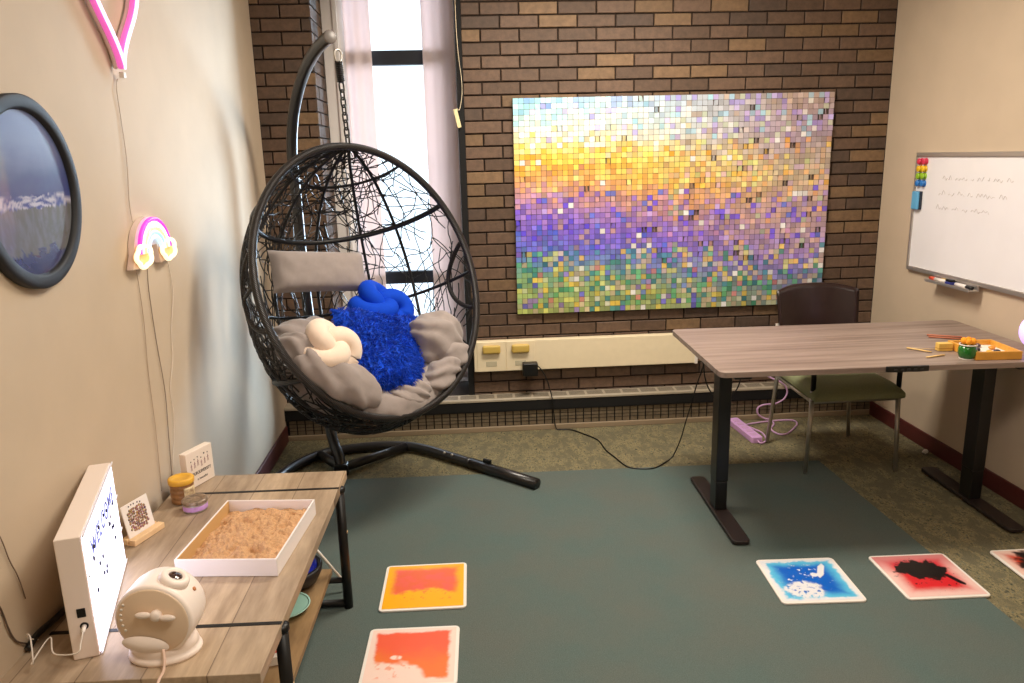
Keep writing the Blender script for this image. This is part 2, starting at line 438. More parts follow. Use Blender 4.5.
# ------------------------------------------------------------------ shimmer wall of sequins
SX0, SZ1, SW, SH = 0.002, 1.8822, 1.80, 1.195
t = thing('sequin_panel', (SX0 + SW / 2, -.01, SZ1 - SH), 'big iridescent shimmer panel of square sequins on the brick wall', 'wall art')
MB().box(SX0, SX0 + SW, -.016, -.0005, SZ1 - SH, SZ1).build('backing_grid', mat('clear_backing', (96, 82, 76), .5), t)
def lerp(a, b, t): return tuple(x + (y - x) * t for x, y in zip(a, b))
def stops(t, st):
    if t <= st[0][0]: return st[0][1]
    for (a, ca), (b, cb) in zip(st, st[1:]):
        if t <= b: return lerp(ca, cb, (t - a) / (b - a))
    return st[-1][1]
LS = [(0, (150, 180, 250)), (.05, (176, 226, 255)), (.11, (206, 246, 252)), (.17, (246, 252, 244)), (.24, (255, 247, 178)), (.30, (252, 209, 102)), (.37, (247, 183, 108)), (.45, (205, 156, 156)), (.52, (165, 130, 200)), (.62, (128, 104, 210)), (.70, (108, 112, 210)), (.78, (104, 146, 182)), (.86, (138, 180, 136)), (1, (178, 190, 116))]
CS = [(0, (205, 220, 234)), (.08, (227, 240, 242)), (.18, (240, 235, 219)), (.27, (247, 220, 137)), (.38, (242, 182, 102)), (.47, (205, 154, 137)), (.56, (157, 124, 188)), (.66, (129, 106, 208)), (.74, (124, 124, 200)), (.83, (127, 155, 155)), (.92, (155, 170, 114)), (1, (152, 161, 122))]
RS = [(0, (188, 172, 165)), (.12, (182, 165, 184)), (.22, (191, 179, 184)), (.33, (200, 189, 165)), (.42, (198, 174, 148)), (.52, (184, 155, 155)), (.64, (179, 155, 174)), (.74, (161, 137, 191)), (.82, (137, 133, 191)), (.92, (129, 148, 155)), (1, (143, 150, 137))]
def seq_col(u, v):  # iridescent sheen and the bright top are put into fixed sequin colours
    v2 = v + .03 * math.sin(5 * u + 1) + R.gauss(0, .028)
    a = stops(v2, LS); b = stops(v2 - .01, CS); c = stops(v2, RS)
    col = lerp(a, b, min(1, u / .5)) if u < .5 else lerp(b, c, min(1, (u - .5) / .38))
    q = R.random(); base_ = col; amt = .72
    rt = max(0, min(1, (u - .35) / .4))
    if v > .70:
        if q < .18: col = R.choice([(232, 206, 104), (222, 222, 130), (246, 204, 96), (214, 214, 170)])
        elif q < .34: col = R.choice([(72, 150, 116), (70, 140, 150), (110, 190, 130), (60, 120, 130)])
        elif q < .44: col = R.choice([(100, 90, 214), (216, 130, 130), (120, 140, 220), (150, 120, 200)])
        elif q < .54: col = (214, 190, 166)
        elif q < .57: col = (240, 236, 226)
    elif v > .42:
        if q < .12: col = R.choice([(88, 72, 224), (110, 84, 226), (84, 110, 224)])
        elif q < .22: col = R.choice([(190, 170, 236), (172, 140, 210), (150, 120, 210)])
        elif q < .30 + .14 * rt: col = R.choice([(196, 168, 156), (216, 176, 150), (178, 150, 150)])
        elif q < .50 and rt > .3: col = R.choice([(236, 176, 120), (170, 186, 150), (204, 150, 190), (150, 130, 214)])
    elif v > .2:
        if q < .08: col = (255, 240, 160)
        elif q < .15: col = R.choice([(216, 176, 150), (250, 190, 90)])
        elif q < .50 and rt > .3: col = R.choice([(206, 176, 150), (250, 206, 110), (196, 214, 150), (208, 178, 214), (240, 180, 120), (176, 160, 150)]); amt = .6
    else:
        if q < .14: col = R.choice([(200, 190, 250), (186, 232, 250), (255, 255, 255)])
        elif q < .45 and rt > .3: col = R.choice([(160, 146, 214), (176, 214, 236), (206, 186, 170), (196, 176, 226), (214, 226, 200)]); amt = .65
    col = lerp(base_, col, amt)
    if R.random() < .018: col = (252, 250, 246)  # sparkle glints painted in as scattered near-white sequins
    k = R.uniform(.90, 1.12); gy = .3 * col[0] + .55 * col[1] + .15 * col[2]; col = tuple(gy + (x - gy) * 1.22 for x in col)
    return lin(tuple(max(6, min(250, 255 * (max(0, x) / 255) ** (.9 if v > .33 else 1.08) * k)) for x in col))
sq_ = MB(); px, pz = SW / 60, SH / 40
for i in range(60):
    for j in range(40):
        cx = SX0 + (i + .5) * px; cz = SZ1 - (j + .5) * pz
        T = Matrix.Translation((cx, -.0225 - R.uniform(0, .002), cz)) @ Matrix.Rotation(R.gauss(0, .05) - .03, 4, 'X') @ Matrix.Rotation(R.gauss(0, .06) + (R.choice((-1, 1)) * R.uniform(.4, .95) if j < 31 and R.random() < (.012 if i < 14 else .035 if i < 32 else .085) else 0), 4, 'Z')
        hx, hz = px / 2 - .0008, pz / 2 - .0008
        sq_.box(-hx, hx, -.0006, .0006, -hz, hz, seq_col((i + .5) / 60, (j + .5) / 40), T)
M['sequin'] = attr_mat('iridescent_sequin', .3, metal=.25, spec=.7)
so = sq_.build('sequins', M['sequin'], t, attr=True); so['kind'] = 'stuff'

# ------------------------------------------------------------------ whiteboard and what is on it
WBx = XR - .004
t = thing('whiteboard', (XR - .01, -1.0, .93), 'white dry erase board in a grey aluminium frame on the right wall', 'whiteboard')
y0, y1, z0, z1 = -1.75, -.348, .925, 1.543
fr = MB().box(XR - .022, XR - .001, y0, y1, z0, z0 + .022).box(XR - .022, XR - .001, y0, y1, z1 - .022, z1).box(XR - .022, XR - .001, y0, y0 + .02, z0 + .022, z1 - .022).box(XR - .022, XR - .001, y1 - .016, y1, z0 + .022, z1 - .022)
fr.build('frame', M['alu'], t, bevel=.003)
wbm = mat('glossy_white_board', (240, 238, 241), .2, spec=.5, var=.02, vs=5)
MB().box(XR - .014, XR - .002, y0 + .015, y1 - .012, z0 + .018, z1 - .018).build('board', wbm, t)
MB().box(XR - .075, XR - .022, -.965, -.615, .902, .910).box(XR - .077, XR - .073, -.965, -.615, .902, .916).box(XR - .03, XR - .0225, -.965, -.615, .910, .932).build('marker_tray', M['alu'], t, bevel=.001)
M['ink'] = mat('faint_marker_ink', (200, 193, 192), .6)
def scrawl(y, z, words, h):
    for wl in words:
        hw = MB()
        n = max(3, int(wl / .012)); pts = []
        for k in range(n + 1):
            pts.append((XR - .0145, y - wl * k / n, z + (R.uniform(.25, 1) if k % 2 else R.uniform(-.1, .25)) * h - .03 * (y + .56) * 0))
        hw.tube(catmull(pts, 5), .0014, 5); y -= wl + .028
        hw.build('handwritten_word', M['ink'], t)
scrawl(-.585, 1.408, (.075, .09, .018, .045, .012, .06, .04), .024)
scrawl(-.565, 1.334, (.05, .045, .05, .035, .13, .05), .024)
scrawl(-.555, 1.262, (.10, .05, .04, .13), .024)
for rgb, nm, z in (((214, 52, 84), 'red', 1.498), ((236, 190, 30), 'yellow', 1.460), ((146, 190, 40), 'green', 1.423), ((44, 120, 200), 'blue', 1.386)):
    mm = mat(nm + '_magnet', rgb, .35)
    for y, side in ((-.392, 'touching the left frame'), (-.432, 'inward of its twin')):
        o = MB().lathe([(.0175, 0), (.0175, .004), (.012, .006), (.012, .009), (.016, .012), (.0165, .017), (.013, .02)], 20, (XR - .0145, y, z), (-1, 0, 0)).build('magnet', mm)
        tag(o, 'round %s magnet on the whiteboard, the one %s' % (nm, side), 'magnet', 'round magnets at the whiteboard corner')
t = thing('board_eraser', (XR - .03, -.385, 1.248), 'light blue magnetic eraser with a dark felt edge on the whiteboard', 'eraser')
MB().box(XR - .024, XR - .0145, -.428, -.366, 1.250, 1.345).build('felt', mat('dark_felt', (44, 52, 66), .9), t, bevel=.003)
MB().box(XR - .040, XR - .0245, -.423, -.368, 1.250, 1.345).build('grip', mat('sky_blue_plastic', (96, 170, 214), .4), t, bevel=.006)
def marker(ya, yb, z, body, cap, label, dx=.05):
    t = thing('marker_pen', (XR - dx, (ya + yb) / 2, z - .008), label, 'marker')
    MB().tube([(XR - dx, ya, z), (XR - dx, ya + (yb - ya) * .66, z)], .0085, 12).build('barrel', mat('pen_body', body, .4), t)
    MB().tube([(XR - dx, ya + (yb - ya) * .662, z), (XR - dx, yb, z)], [.0092, .0085], 12).build('cap', mat('pen_cap', cap, .4), t)
marker(-.75, -.62, .919, (232, 224, 214), (204, 72, 44), 'white marker with a red cap on the whiteboard tray')
marker(-.69, -.81, .919, (228, 190, 90), (24, 24, 26), 'yellow marker with a black cap on the whiteboard tray', .031)
marker(-.83, -.955, .919, (236, 230, 226), (20, 20, 22), 'white marker with a black cap at the near end of the whiteboard tray')
t = thing('tray_eraser', (XR - .05, -.80, .91), 'small blue and black eraser among the markers on the whiteboard tray', 'eraser')
MB().box(XR - .07, XR - .042, -.818, -.772, .911, .925).build('felt', mat('blue_felt', (50, 56, 130), .8), t, bevel=.003)
MB().box(XR - .069, XR - .043, -.817, -.773, .9255, .938).build('grip', M['blacksatin'], t, bevel=.004)

# ------------------------------------------------------------------ standing desk
DT = Matrix.Translation((.70, -.768, 0)) @ Matrix.Rotation(math.radians(-1.4), 4, 'Z')
DL, DD = 1.41, .785
t = thing('standing_desk', (1.4, -1.2, 0), 'grey brown standing desk with black T shaped legs beside the whiteboard', 'desk')
MB(DT).prism(rrect(0, DL, -DD, 0, .03), .712, .735).build('tabletop', M['deskwood'], t, bevel=.002)
MB(DT).box(.10, 1.27, -.46, -.40, .675, .7115).build('cross_frame', M['blacksatin'], t, bevel=.003)
for x in (.108, 1.265):
    lg = MB(DT).box(x - .0275, x + .0275, -.53, -.445, .16, .69).build('leg', M['blacksatin'], t, bevel=.004)
    MB(DT).box(x - .0262, x + .0262, -.5285, -.4465, .026, .1595).build('inner_column', M['blacksatin'], lg, bevel=.004)
    MB(DT).box(x - .035, x + .035, -.74, -.12, .69, .7115).build('side_bracket', M['blacksatin'], lg, bevel=.003)
    MB(DT).prism(rrect(x - .037, x + .037, -.815, -.15, .02), .009, .0255).build('foot', mat('brown_black_steel', (38, 28, 26), .45, var=.1), lg, bevel=.004)
    for yy in (-.78, -.185): MB(DT).lathe([(.02, .0045 if x < 1 else .0), (.02, .0088)], 16, (x, yy, 0)).build('foot_pad', M['black'], lg)
hs = MB(DT); hs.prism([(.655, -.787), (.658, -.797), (.70, -.803), (.742, -.799), (.784, -.803), (.826, -.797), (.829, -.787)], .715, .7385)
hs.build('control_handset', M['blacksatin'], t, bevel=.003)
b_ = MB(DT)
for k in range(5): b_.box(.683 + k * .026, .696 + k * .026, -.8042, -.7985, .722, .729)
b_.build('control_button', mat('grey_button', (40, 40, 42), .4), t)

# ------------------------------------------------------------------ guest chair behind the desk
t = thing('guest_chair', (1.59, -.68, 0), 'dark backed guest chair with green seat and silver legs behind the desk', 'chair')
M['seatfab'] = mat('olive_upholstery', (132, 136, 100), .9, var=.08, vs=120, bump=.3, bs=500)
M['backplastic'] = mat('dark_maroon_shell', (36, 19, 18), .32, var=.1)
st = MB()
def seatfn(u, w):
    x = (u - .5); y = (w - .5); e = (1 - (2 * abs(x)) ** 10) * (1 - (2 * abs(y)) ** 10)
    return (1.585 + x * (.46 - .04 * w), -.955 + .49 * w, .428 + .034 * e - .008 * (1 - w) ** 6)
st.grid(seatfn, 16, 16); st.grid(lambda u, w: (lambda p: (p[0], p[1], .386))(seatfn(u, w)), 16, 16, flip=True)
n = 17
for k in range(16):
    for a, b in ((k, k + 1), (n * 16 + k + 1, n * 16 + k), (n * (k + 1), n * k), (n * k + 16, n * (k + 1) + 16)):
        st.f.append((b, a, a + n * n, b + n * n)); st.s.append(True)
st.build('seat', M['seatfab'], t, bevel=.012)
st2 = MB().prism(rrect(1.385, 1.785, -.90, -.50, .03), .372, .3855).build('seat_pan', M['black'], t)
bk2 = MB()
def backfn(off):
    def f(u, w):
        x = u - .5
        top = .862 - .03 * (2 * abs(x)) ** 3
        z = .52 + (top - .52) * w; wd = .455 * (.93 + .07 * w)
        return (1.607 + x * wd, -.385 + off - .07 * (2 * x) ** 2 + .06 * w + .0 * u, z)
    return f
bk2.grid(backfn(0), 20, 12); bk2.grid(backfn(.014), 20, 12, flip=True)
n = 21; q = n * 13
for k in range(20):
    for a, b in ((k + 1, k), (n * 12 + k, n * 12 + k + 1)): bk2.f.append((a, b, b + q, a + q)); bk2.s.append(False)
for k in range(12):
    for a, b in ((n * k, n * (k + 1)), (n * (k + 1) + 20, n * k + 20)): bk2.f.append((a, b, b + q, a + q)); bk2.s.append(False)
bk2.build('backrest', M['backplastic'], t)
for (xb, yb, xt, yt, s) in ((1.357, -.907, 1.372, -.90, -1), (1.804, -.938, 1.80, -.905, 1)):
    lg = MB().tube([(xb, yb, 0.006), (xt, yt, .43)], [.010, .0125], 12).build('leg', M['chrome'], t)
    MB().tube([(xt, yt, .4305), (xt, yt, .635)], .0125, 10).build('arm_post', M['black'], lg)
    MB().tube([(xt, -.915, .642), (xt, -.80, .652), (xt - s * .01, -.62, .648), (xt - s * .02, -.50, .60)], [.017, .02, .02, .016], 10, flat=.6).build('armrest', M['black'], t)
for (xb, yb, xt, yt) in ((1.336, -.473, 1.385, -.455), (1.813, -.443, 1.80, -.425)):
    MB().tube([(xb, yb, .006), (xt, yt - .0, .42), (xt, yt + .02, .55), (xt, yt + .05, .66)], [.010, .012, .012, .011], 12).build('leg', M['chrome'], t)
MB().tube([(1.375, -.895, .372), (1.385, -.46, .372), (1.80, -.43, .372), (1.797, -.895, .372), (1.375, -.895, .372)], .010, 8).build('seat_frame', M['chrome'], t)

# ------------------------------------------------------------------ things on the desk
def on(zz): return zz
M['bamboo'] = mat('honey_bamboo', (222, 160, 62), .45, var=.12, vs=14, stretch=(1, 6, 1))
t = thing('bamboo_tray', (1.82, -1.43, .7355), 'honey coloured wooden tray of small pieces on the desk beside the green cup', 'tray')
TT = frame_M((1.728, -1.535, .7357), (.175, -.012, 0), (.008, .2, 0))
tw, td = .185, .21
MB(TT).box(0, tw, 0, .01, 0, .034).box(0, tw, td - .01, td, 0, .034).box(0, .01, .01, td - .01, 0, .034).box(tw - .01, tw, .01, td - .01, 0, .034).build('rim', M['bamboo'], t, bevel=.002)
MB(TT).box(.01, tw - .01, .01, td - .01, 0, .006).build('base', M['bamboo'], t)
MB(TT).box(.0105, tw - .0105, .0105, td - .0105, .0062, .012).build('white_sand', mat('white_sand', (236, 226, 214), .9, var=.05, bump=.6, bs=200), t)
pcs = [((.03, .04), (230, 170, 60), 'amber'), ((.06, .10), (40, 34, 40), 'black'), ((.085, .05), (236, 176, 70), 'honey'), ((.12, .06), (44, 44, 60), 'slate'), ((.135, .12), (226, 150, 50), 'orange'), ((.05, .155), (60, 70, 54), 'olive'), ((.10, .165), (80, 60, 70), 'plum'), ((.15, .03), (210, 140, 60), 'tan')]
for k, ((x, y), c, nm) in enumerate(pcs):
    p = TT @ V((x, y, .0122))
    mb = MB().sphere((p.x, p.y, p.z + .008), .014, 14, 8, (1, .8 + .4 * R.random(), .58))
    tag(mb.build('pebble', mat(nm + '_pebble', c, .35)), 'small %s pebble lying in the wooden tray on the desk' % nm, 'pebble', 'pebbles in the desk tray')
t = thing('green_cup', (1.723, -1.5, .7357), 'glossy round green cup of orange pieces on the desk', 'cup')
c = (1.714, -1.5, .7357)
CS = Matrix.Translation(c) @ Matrix.Diagonal((.84, .84, .92, 1)) @ Matrix.Translation(-V(c))
t.location = c; t['_wp'] = list(c)
MB(CS).lathe([(.026, 0), (.036, .008), (.042, .026), (.041, .046), (.036, .060), (.033, .060), (.034, .048), (.034, .02), (.022, .01)], 32, c).build('body', mat('leaf_green_glaze', (26, 104, 30), .18, coat=.5), t)
MB(CS).lathe([(.0365, .0602), (.040, .062), (.040, .066), (.0345, .066), (.0335, .0602)], 32, c, ring=True).build('rim', M['white'], t)
MB(CS).lathe([(.034, -.0001), (.034, .0035), (.027, .0035)], 32, (c[0], c[1], c[2])).build('base_ring', M['white'], t)
for k in range(7):
    a = k * 2 * PI / 6; r = 0 if k == 6 else .022
    o = MB(CS).sphere((c[0] + r * math.cos(a), c[1] + r * math.sin(a), c[2] + .0785 + .006 * (k == 6)), .0142, 12, 8).build('pompom', mat('orange_pompom', (242, 156, 34), .9, bump=.8, bs=300))
    tag(o, 'fuzzy orange ball piled on top of the green cup', 'pompom', 'orange balls in the green cup')
def stick(a, b, r, rgb, label, flat=.5):
    o = MB().tube([a, b], r, 8, flat=flat, up=(0, 0, 1)).build('craft_stick', mat('stick_wood', rgb, .6, var=.1))
    return tag(o, label, 'stick', 'craft sticks on the desk')
stick((1.576, -1.309, .7392), (1.632, -1.392, .7392), .006, (222, 186, 122), 'pale wooden craft stick slanting towards the desk front, left of the cup')
stick((1.566, -1.469, .7392), (1.655, -1.443, .7392), .006, (226, 190, 128), 'pale wooden craft stick lying nearest the desk front edge')
stick((1.60, -1.312, .7380), (1.70, -1.36, .7380), .003, (206, 176, 140), 'thin skewer pointing at the green cup on the desk')
stick((1.778, -1.135, .7395), (1.900, -1.205, .7395), .007, (172, 104, 74), 'reddish brown stick lying behind the green cup on the desk, nearer stick')
stick((1.792, -1.10, .7395), (1.915, -1.165, .7395), .007, (180, 110, 84), 'reddish brown stick lying behind the green cup on the desk, farther stick')
t = thing('wooden_block', (1.702, -1.37, .7357), 'small yellow block standing on the desk behind the green cup', 'block')
MB(frame_M((1.703, -1.365, .7357), (1, -.05, 0), (.05, 1, 0))).box(-.03, .03, -.015, .015, 0, .034).build('body', mat('pale_yellow_wood', (230, 190, 96), .5, var=.1, vs=20), t, bevel=.003)
MB(frame_M((1.703, -1.365, .7357), (1, -.05, 0), (.05, 1, 0))).box(-.0302, .0302, -.0152, .0152, .010, .014).build('groove', mat('groove_wood', (196, 146, 60), .5), t)
t = thing('globe_lamp', (2.042, -1.47, .7357), 'glowing lavender white ball lamp on the right end of the desk', 'lamp')
MB().sphere((2.042, -1.47, .7357 + .09), .079, 32, 20).build('globe', mat('glowing_lavender', (230, 216, 250), .4, emit=(196, 160, 255), es=.6), t)
MB().lathe([(.045, 0), (.048, .006), (.044, .02), (.036, .024)], 28, (2.042, -1.47, .7357)).build('base', M['white'], t)
o = MB().sphere((2.083, -.734, .012), .016, 8, 6, (1, .8, .7))
for k, p in enumerate(o.v): o.v[k] = p + V((R.uniform(-.004, .004), R.uniform(-.004, .004), abs(R.uniform(0, .004))))
o.s = [False] * len(o.s)
tag(o.build('paper_scrap', M['white']), 'tiny crumpled white paper scrap on the carpet by the right baseboard', 'paper')

# ------------------------------------------------------------------ liquid floor tiles
def nz(x, y, s, seed=0): return noise.noise(V((x * s, y * s, seed)))
def fbm(x, y, s, seed=0): return nz(x, y, s, seed) * .6 + nz(x, y, s * 2.1, seed + 5) * .3 + nz(x, y, s * 4.3, seed + 9) * .2
def sst(a, b, x):
    t = max(0, min(1, (x - a) / (b - a))); return t * t * (3 - 2 * t)
def edge(u, v): return min(u, 1 - u, v, 1 - v)
def c_orange(u, v):      # u right, v up
    e = edge(u, v) + .03 * fbm(u, v, 6, 1)
    col = lin((248, 178, 22))
    d = sst(.03, .15, e + .02 * fbm(u, v, 14, 3))
    low = sst(.28, .38, v + .12 * fbm(u, v, 7, 2) - .10 * math.exp(-((u - .55) / .2) ** 2) + .04 * (u - .5))
    spots = sst(.18, .28, fbm(u, v, 15, 8)) * sst(.3, .1, abs(v - .33)) * sst(.12, .2, e)
    m = max(d * low, spots * .8)
    inner = lerp(lin((232, 104, 60)), lin((236, 100, 88)), sst(-.2, .3, fbm(u, v, 4, 4)))
    return lerp(col, inner, m)
def c_coral(u, v):
    e = edge(u, v) + .045 * fbm(u, v, 9, 11)
    white = lin((244, 214, 200))
    m = sst(.045, .10, e) * sst(.32, .42, v + .17 * fbm(u, v, 4, 12) + .30 * sst(.45, .75, u) )
    hole = sst(.085, .06, math.hypot((u - .33), (v - .46) * 1.9) + .02 * fbm(u, v, 12, 13))
    spots = sst(.22, .30, fbm(u, v, 13, 15)) * sst(.08, .14, e) * .8
    m = max(m * (1 - hole), spots * .7)
    inner = lerp(lin((238, 120, 52)), lin((240, 98, 66)), sst(.3, .7, v + .2 * fbm(u, v, 5, 14)))
    return lerp(white, inner, m)
def c_blue(u, v):
    e = edge(u, v) + .05 * fbm(u, v, 6, 21)
    white = lin((226, 226, 230))
    col = lerp(lin((92, 190, 228)), lin((18, 96, 196)), sst(.06, .24, e))
    col = lerp(white, col, sst(.03, .075, e + .03 * fbm(u, v, 16, 25)))
    blob = sst(.31, .22, math.hypot((u - .36) * 1.05, (v - .25) * 1.35) + .14 * fbm(u, v, 9, 22))
    cell = sst(-.32, -.16, fbm(u, v, 22, 23) - .02)
    blob2 = sst(.08, .05, math.hypot((u - .62) * .7, (v - .60) * 1.6) + .09 * fbm(u, v, 14, 24)) + sst(.085, .06, abs((u - .74) - (v - .70) * .45) * 1.6 + max(0, abs(v - .70) - .11))
    frag = sst(.30, .36, fbm(u, v, 17, 27)) * sst(.45, .2, math.hypot(u - .45, v - .55))
    return lerp(col, white, min(1, max(blob * cell, blob2, frag)))
def c_red(u, v):
    e = edge(u, v)
    col = lerp(lin((236, 196, 188)), lin((214, 40, 48)), sst(.03, .24, e + .05 * fbm(u, v, 5, 31)))
    col = lerp(col, lin((196, 40, 66)), .6 * sst(.5, .9, v))
    blob = sst(.33, .29, math.hypot((u - .50) * .92, (v - .63) * 1.35) + .16 * fbm(u, v, 6, 32) + .04 * fbm(u, v, 22, 34)) + sst(.30, .36, fbm(u, v, 15, 33)) * sst(.5, .3, math.hypot(u - .5, v - .5))
    tail = sst(.05, .03, abs(u - .78 - .4 * (.42 - v)) + max(0, abs(v - .36) - .1))
    return lerp(col, lin((26, 20, 22)), min(1, blob + tail))
def c_dark(u, v):
    e = edge(u, v)
    col = lerp(lin((236, 200, 186)), lin((206, 60, 30)), sst(.03, .2, e + .05 * fbm(u, v, 5, 41)))
    return lerp(col, lin((30, 20, 20)), sst(.46, .34, math.hypot(u - .55, v - .6) + .2 * fbm(u, v, 6, 42)))
M['liquid'] = attr_mat('gel_liquid', .3, spec=.5)
M['tilewhite'] = mat('tile_white_vinyl', (238, 230, 222), .45)
def tile(x, y, ang, S, cf, label):
    T = Matrix.Translation((x, y, .0046)) @ Matrix.Rotation(ang, 4, 'Z')
    t = thing('liquid_floor_tile', (x, y, .0046), label, 'floor tile', 'liquid floor tiles on the rug')
    h = S / 2
    MB(T).prism(rrect(-h, h, -h, h, .018), 0, .0075).build('base', M['tilewhite'], t, bevel=.002)
    N = 110; g = h - .011
    MB(T).grid(lambda u, w: ((u * 2 - 1) * g, (w * 2 - 1) * g, .0082), N, N, cf).build('liquid', M['liquid'], t, attr=True)
tile(-.496, -1.756, -.016, .315, c_orange, 'square floor tile with orange yellow gel and a white rim, behind the coral one')
tile(-.522, -2.172, -.03, .305, c_coral, 'square floor tile with coral orange gel on white, nearest the wooden table front')
tile(.9375, -1.8707, -.048, .305, c_blue, 'square floor tile with bright blue gel and white patches')
tile(1.3834, -1.8893, -.03, .305, c_red, 'square floor tile with red gel and a black splash')
tile(1.875, -1.898, -.015, .305, c_dark, 'square floor tile with black and orange red gel cut by the photo edge')
# the part of the last tile beyond the rug lies on the carpet a little lower
# ------------------------------------------------------------------ wooden table with lower shelf
AT = Matrix.Translation((-.757, -1.732, 0)) @ Matrix.Rotation(math.radians(-1.6), 4, 'Z')
TW, TL = .575, 1.135
t = thing('plank_table', (-1.05, -2.3, 0), 'low plank topped table with black metal legs and a lower shelf along the left wall', 'table')
t['_wp'] = list(t.location)
TT0 = MB(AT); ztop = .48
TT0.box(-TW, 0, -TL, 0, ztop - .032, ztop)
top = TT0.build('tabletop', M['tablewood'], t, bevel=.002)
for y in (-.155, -.945):
    MB(AT).box(-TW + .02, -.0005, y - .0065, y + .0065, ztop - .001, ztop + .0012).build('metal_inlay', M['black'], t)
for y in (-.125, -.935):
    for x, s in ((-.006, 1), (-TW + .03, -1)):
        lg = MB(AT).tube([(x, y, .0045), (x, y, .452)], .0165, 14).build('leg', M['black'], t)
        MB(AT).lathe([(.019, .4525), (.0205, .455), (.0205, .468), (.012, .472)], 14, (x, y, 0)).build('leg_cap', M['black'], lg)
        MB(AT).tube([(x + s * .012, y, .30), (x + s * .0175, y, .30)], .006, 8).build('screw', mat('screw_brass', (190, 160, 120), .4), lg)
    MB(AT).tube([(-TW + .03, y, .021), (-.006, y, .021)], .013, 10).build('crossbar', M['black'], t)
    MB(AT).tube([(-TW + .03, y, .112), (-.006, y, .112)], .011, 10).build('shelf_bar', M['black'], t)
MB(AT).box(-TW + .06, -.06, -1.10, -.10, .1235, .145).build('shelf', M['shelfwood'], t, bevel=.002)

# things on the lower shelf
t = thing('mint_dish', (-.915, -2.085, .1455), 'shallow mint green dish on the lower shelf of the plank table', 'dish')
MB().lathe([(.03, 0), (.05, .004), (.078, .018), (.080, .021), (.074, .020), (.048, .007)], 40, (-.93, -2.085, .1455)).build('plate', mat('mint_glaze', (176, 224, 208), .3), t)
MB().lathe([(.0745, .0195), (.080, .0212), (.0805, .0225), (.0735, .0208)], 40, (-.93, -2.085, .1455), ring=True).build('lip', mat('mint_rim', (176, 220, 206), .3), t)
t = thing('gazing_bowl', (-.895, -1.885, .1455), 'black round bowl holding a shiny deep blue dome on the lower table shelf', 'bowl')
MB().lathe([(.05, 0), (.088, .02), (.103, .05), (.106, .068), (.095, .075), (.085, .06)], 40, (-.94, -1.925, .1455)).build('bowl', mat('black_rubber', (20, 17, 18), .5), t)
MB().sphere((-.94, -1.925, .1455 + .060), .090, 28, 16, (1, 1, .78)).build('dome', mat('cobalt_gloss', (30, 44, 170), .12, coat=.6, var=.5, vs=14), t)
t = thing('white_card_rod', (-.86, -1.78, .05), 'thin white rod leaning behind the black bowl at the shelf end', 'rod')
MB().tube([(-.93, -1.745, .242), (-.778, -1.75, .0165)], .0055, 8).build('rod', M['white'], t)
MB().tube([(-.7805, -1.75, .0202), (-.7765, -1.75, .0142)], .0068, 8).build('rod_tip', mat('grey_tip', (120, 118, 116), .5), t)
t = thing('small_card_box', (-.895, -2.335, .1455), 'small white box with a red mark on the lower table shelf', 'box')
BT = Matrix.Translation((-.895, -2.335, .1455)) @ Matrix.Rotation(.2, 4, 'Z')
MB(BT).box(-.03, .03, -.035, .035, 0, .028).build('carton', M['white'], t, bevel=.002)
MB(BT).prism(rrect(-.012, .016, -.014, .012, .004), .0281, .0288).build('red_mark', mat('red_print', (204, 50, 44), .5), t)

# light box
F = V((-1.172, -2.764, .4808)); D = V((-.125, .447, 0)); L = D.length; D.normalize(); N_ = V((D.y, -D.x, 0))
LBH, LBT = .30, .058
LM = frame_M(F - N_ * LBT, D, (0, 0, 1))     # local x along length, y up, z = D x up = outward normal
if (LM.to_3x3() @ V((0, 0, 1))).dot(N_) < 0: LM = frame_M(F - N_ * LBT, D, (0, 0, 1)) @ Matrix.Scale(-1, 4, V((0, 0, 1)))
t = thing('cinema_light_box', (-1.24, -2.55, .4808), 'tall white light box with a glowing letter face on the plank table', 'light box')
MB(LM).box(0, L, 0, LBH, 0, LBT - .004).build('case', mat('pinkish_white_case', (238, 222, 210), .45), t, bevel=.003)
MB(LM).box(.007, L - .007, .007, LBH - .007, LBT - .0038, LBT - .0015).build('glowing_face', mat('lit_diffuser', (250, 250, 255), .4, emit=(224, 226, 255), es=1.75), t)
rl = MB(LM)
for k in range(4): rl.box(.004, L + .004, .0 + k * .0985, .0045 + k * .0985, LBT - .0014, LBT + .0015)
rl.build('letter_rail', mat('clear_rail', (240, 240, 250), .3), t)
strokes = MB(LM); M['inkdots'] = mat('ink_dots', (24, 24, 56), .6)
for k in range(20):
    x = .07 + .33 * R.random(); y = .10 + .165 * R.random()
    MB(LM).lathe([(.0056, LBT - .0014), (.0054, LBT + .0012)], 8, (x, y, 0)).build('letter_dot', M['inkdots'], t)
text_into(strokes, 'WELCOME', .066, Matrix.Translation((L * .52, .208, LBT - .0008)), .0010, space=1.12)
strokes.build('letter_strokes', mat('blue_ink', (128, 138, 206), .6), t)
MB(LM).box(-.0016, .0008, .105, .127, .022, .040).build('switch', M['blacksatin'], t, bevel=.001)
MB(LM).lathe([(.009, -.0010), (.009, .0012), (.006, .0013)], 16, (0, .083, .033), (-1, 0, 0)).build('socket', M['blacksatin'], t)
lp = [LM @ V(p) for p in ((-.002, .083, .033), (-.022, .080, .033), (-.035, .062, .028), (-.045, .045, .02))]
cordpts = [lp[1], lp[2], lp[3], V((-1.262, -2.79, .51)), V((-1.285, -2.755, .53)), V((-1.305, -2.80, .50)), V((-1.285, -2.83, .52)), V((-1.30, -2.80, .56)), V((-1.325, -2.77, .55)), V((-1.34, -2.74, .52)), V((-1.345, -2.70, .49))]
plug = MB().tube([lp[0], lp[1]], [.0052, .004], 10).build('plug', M['white'], t)
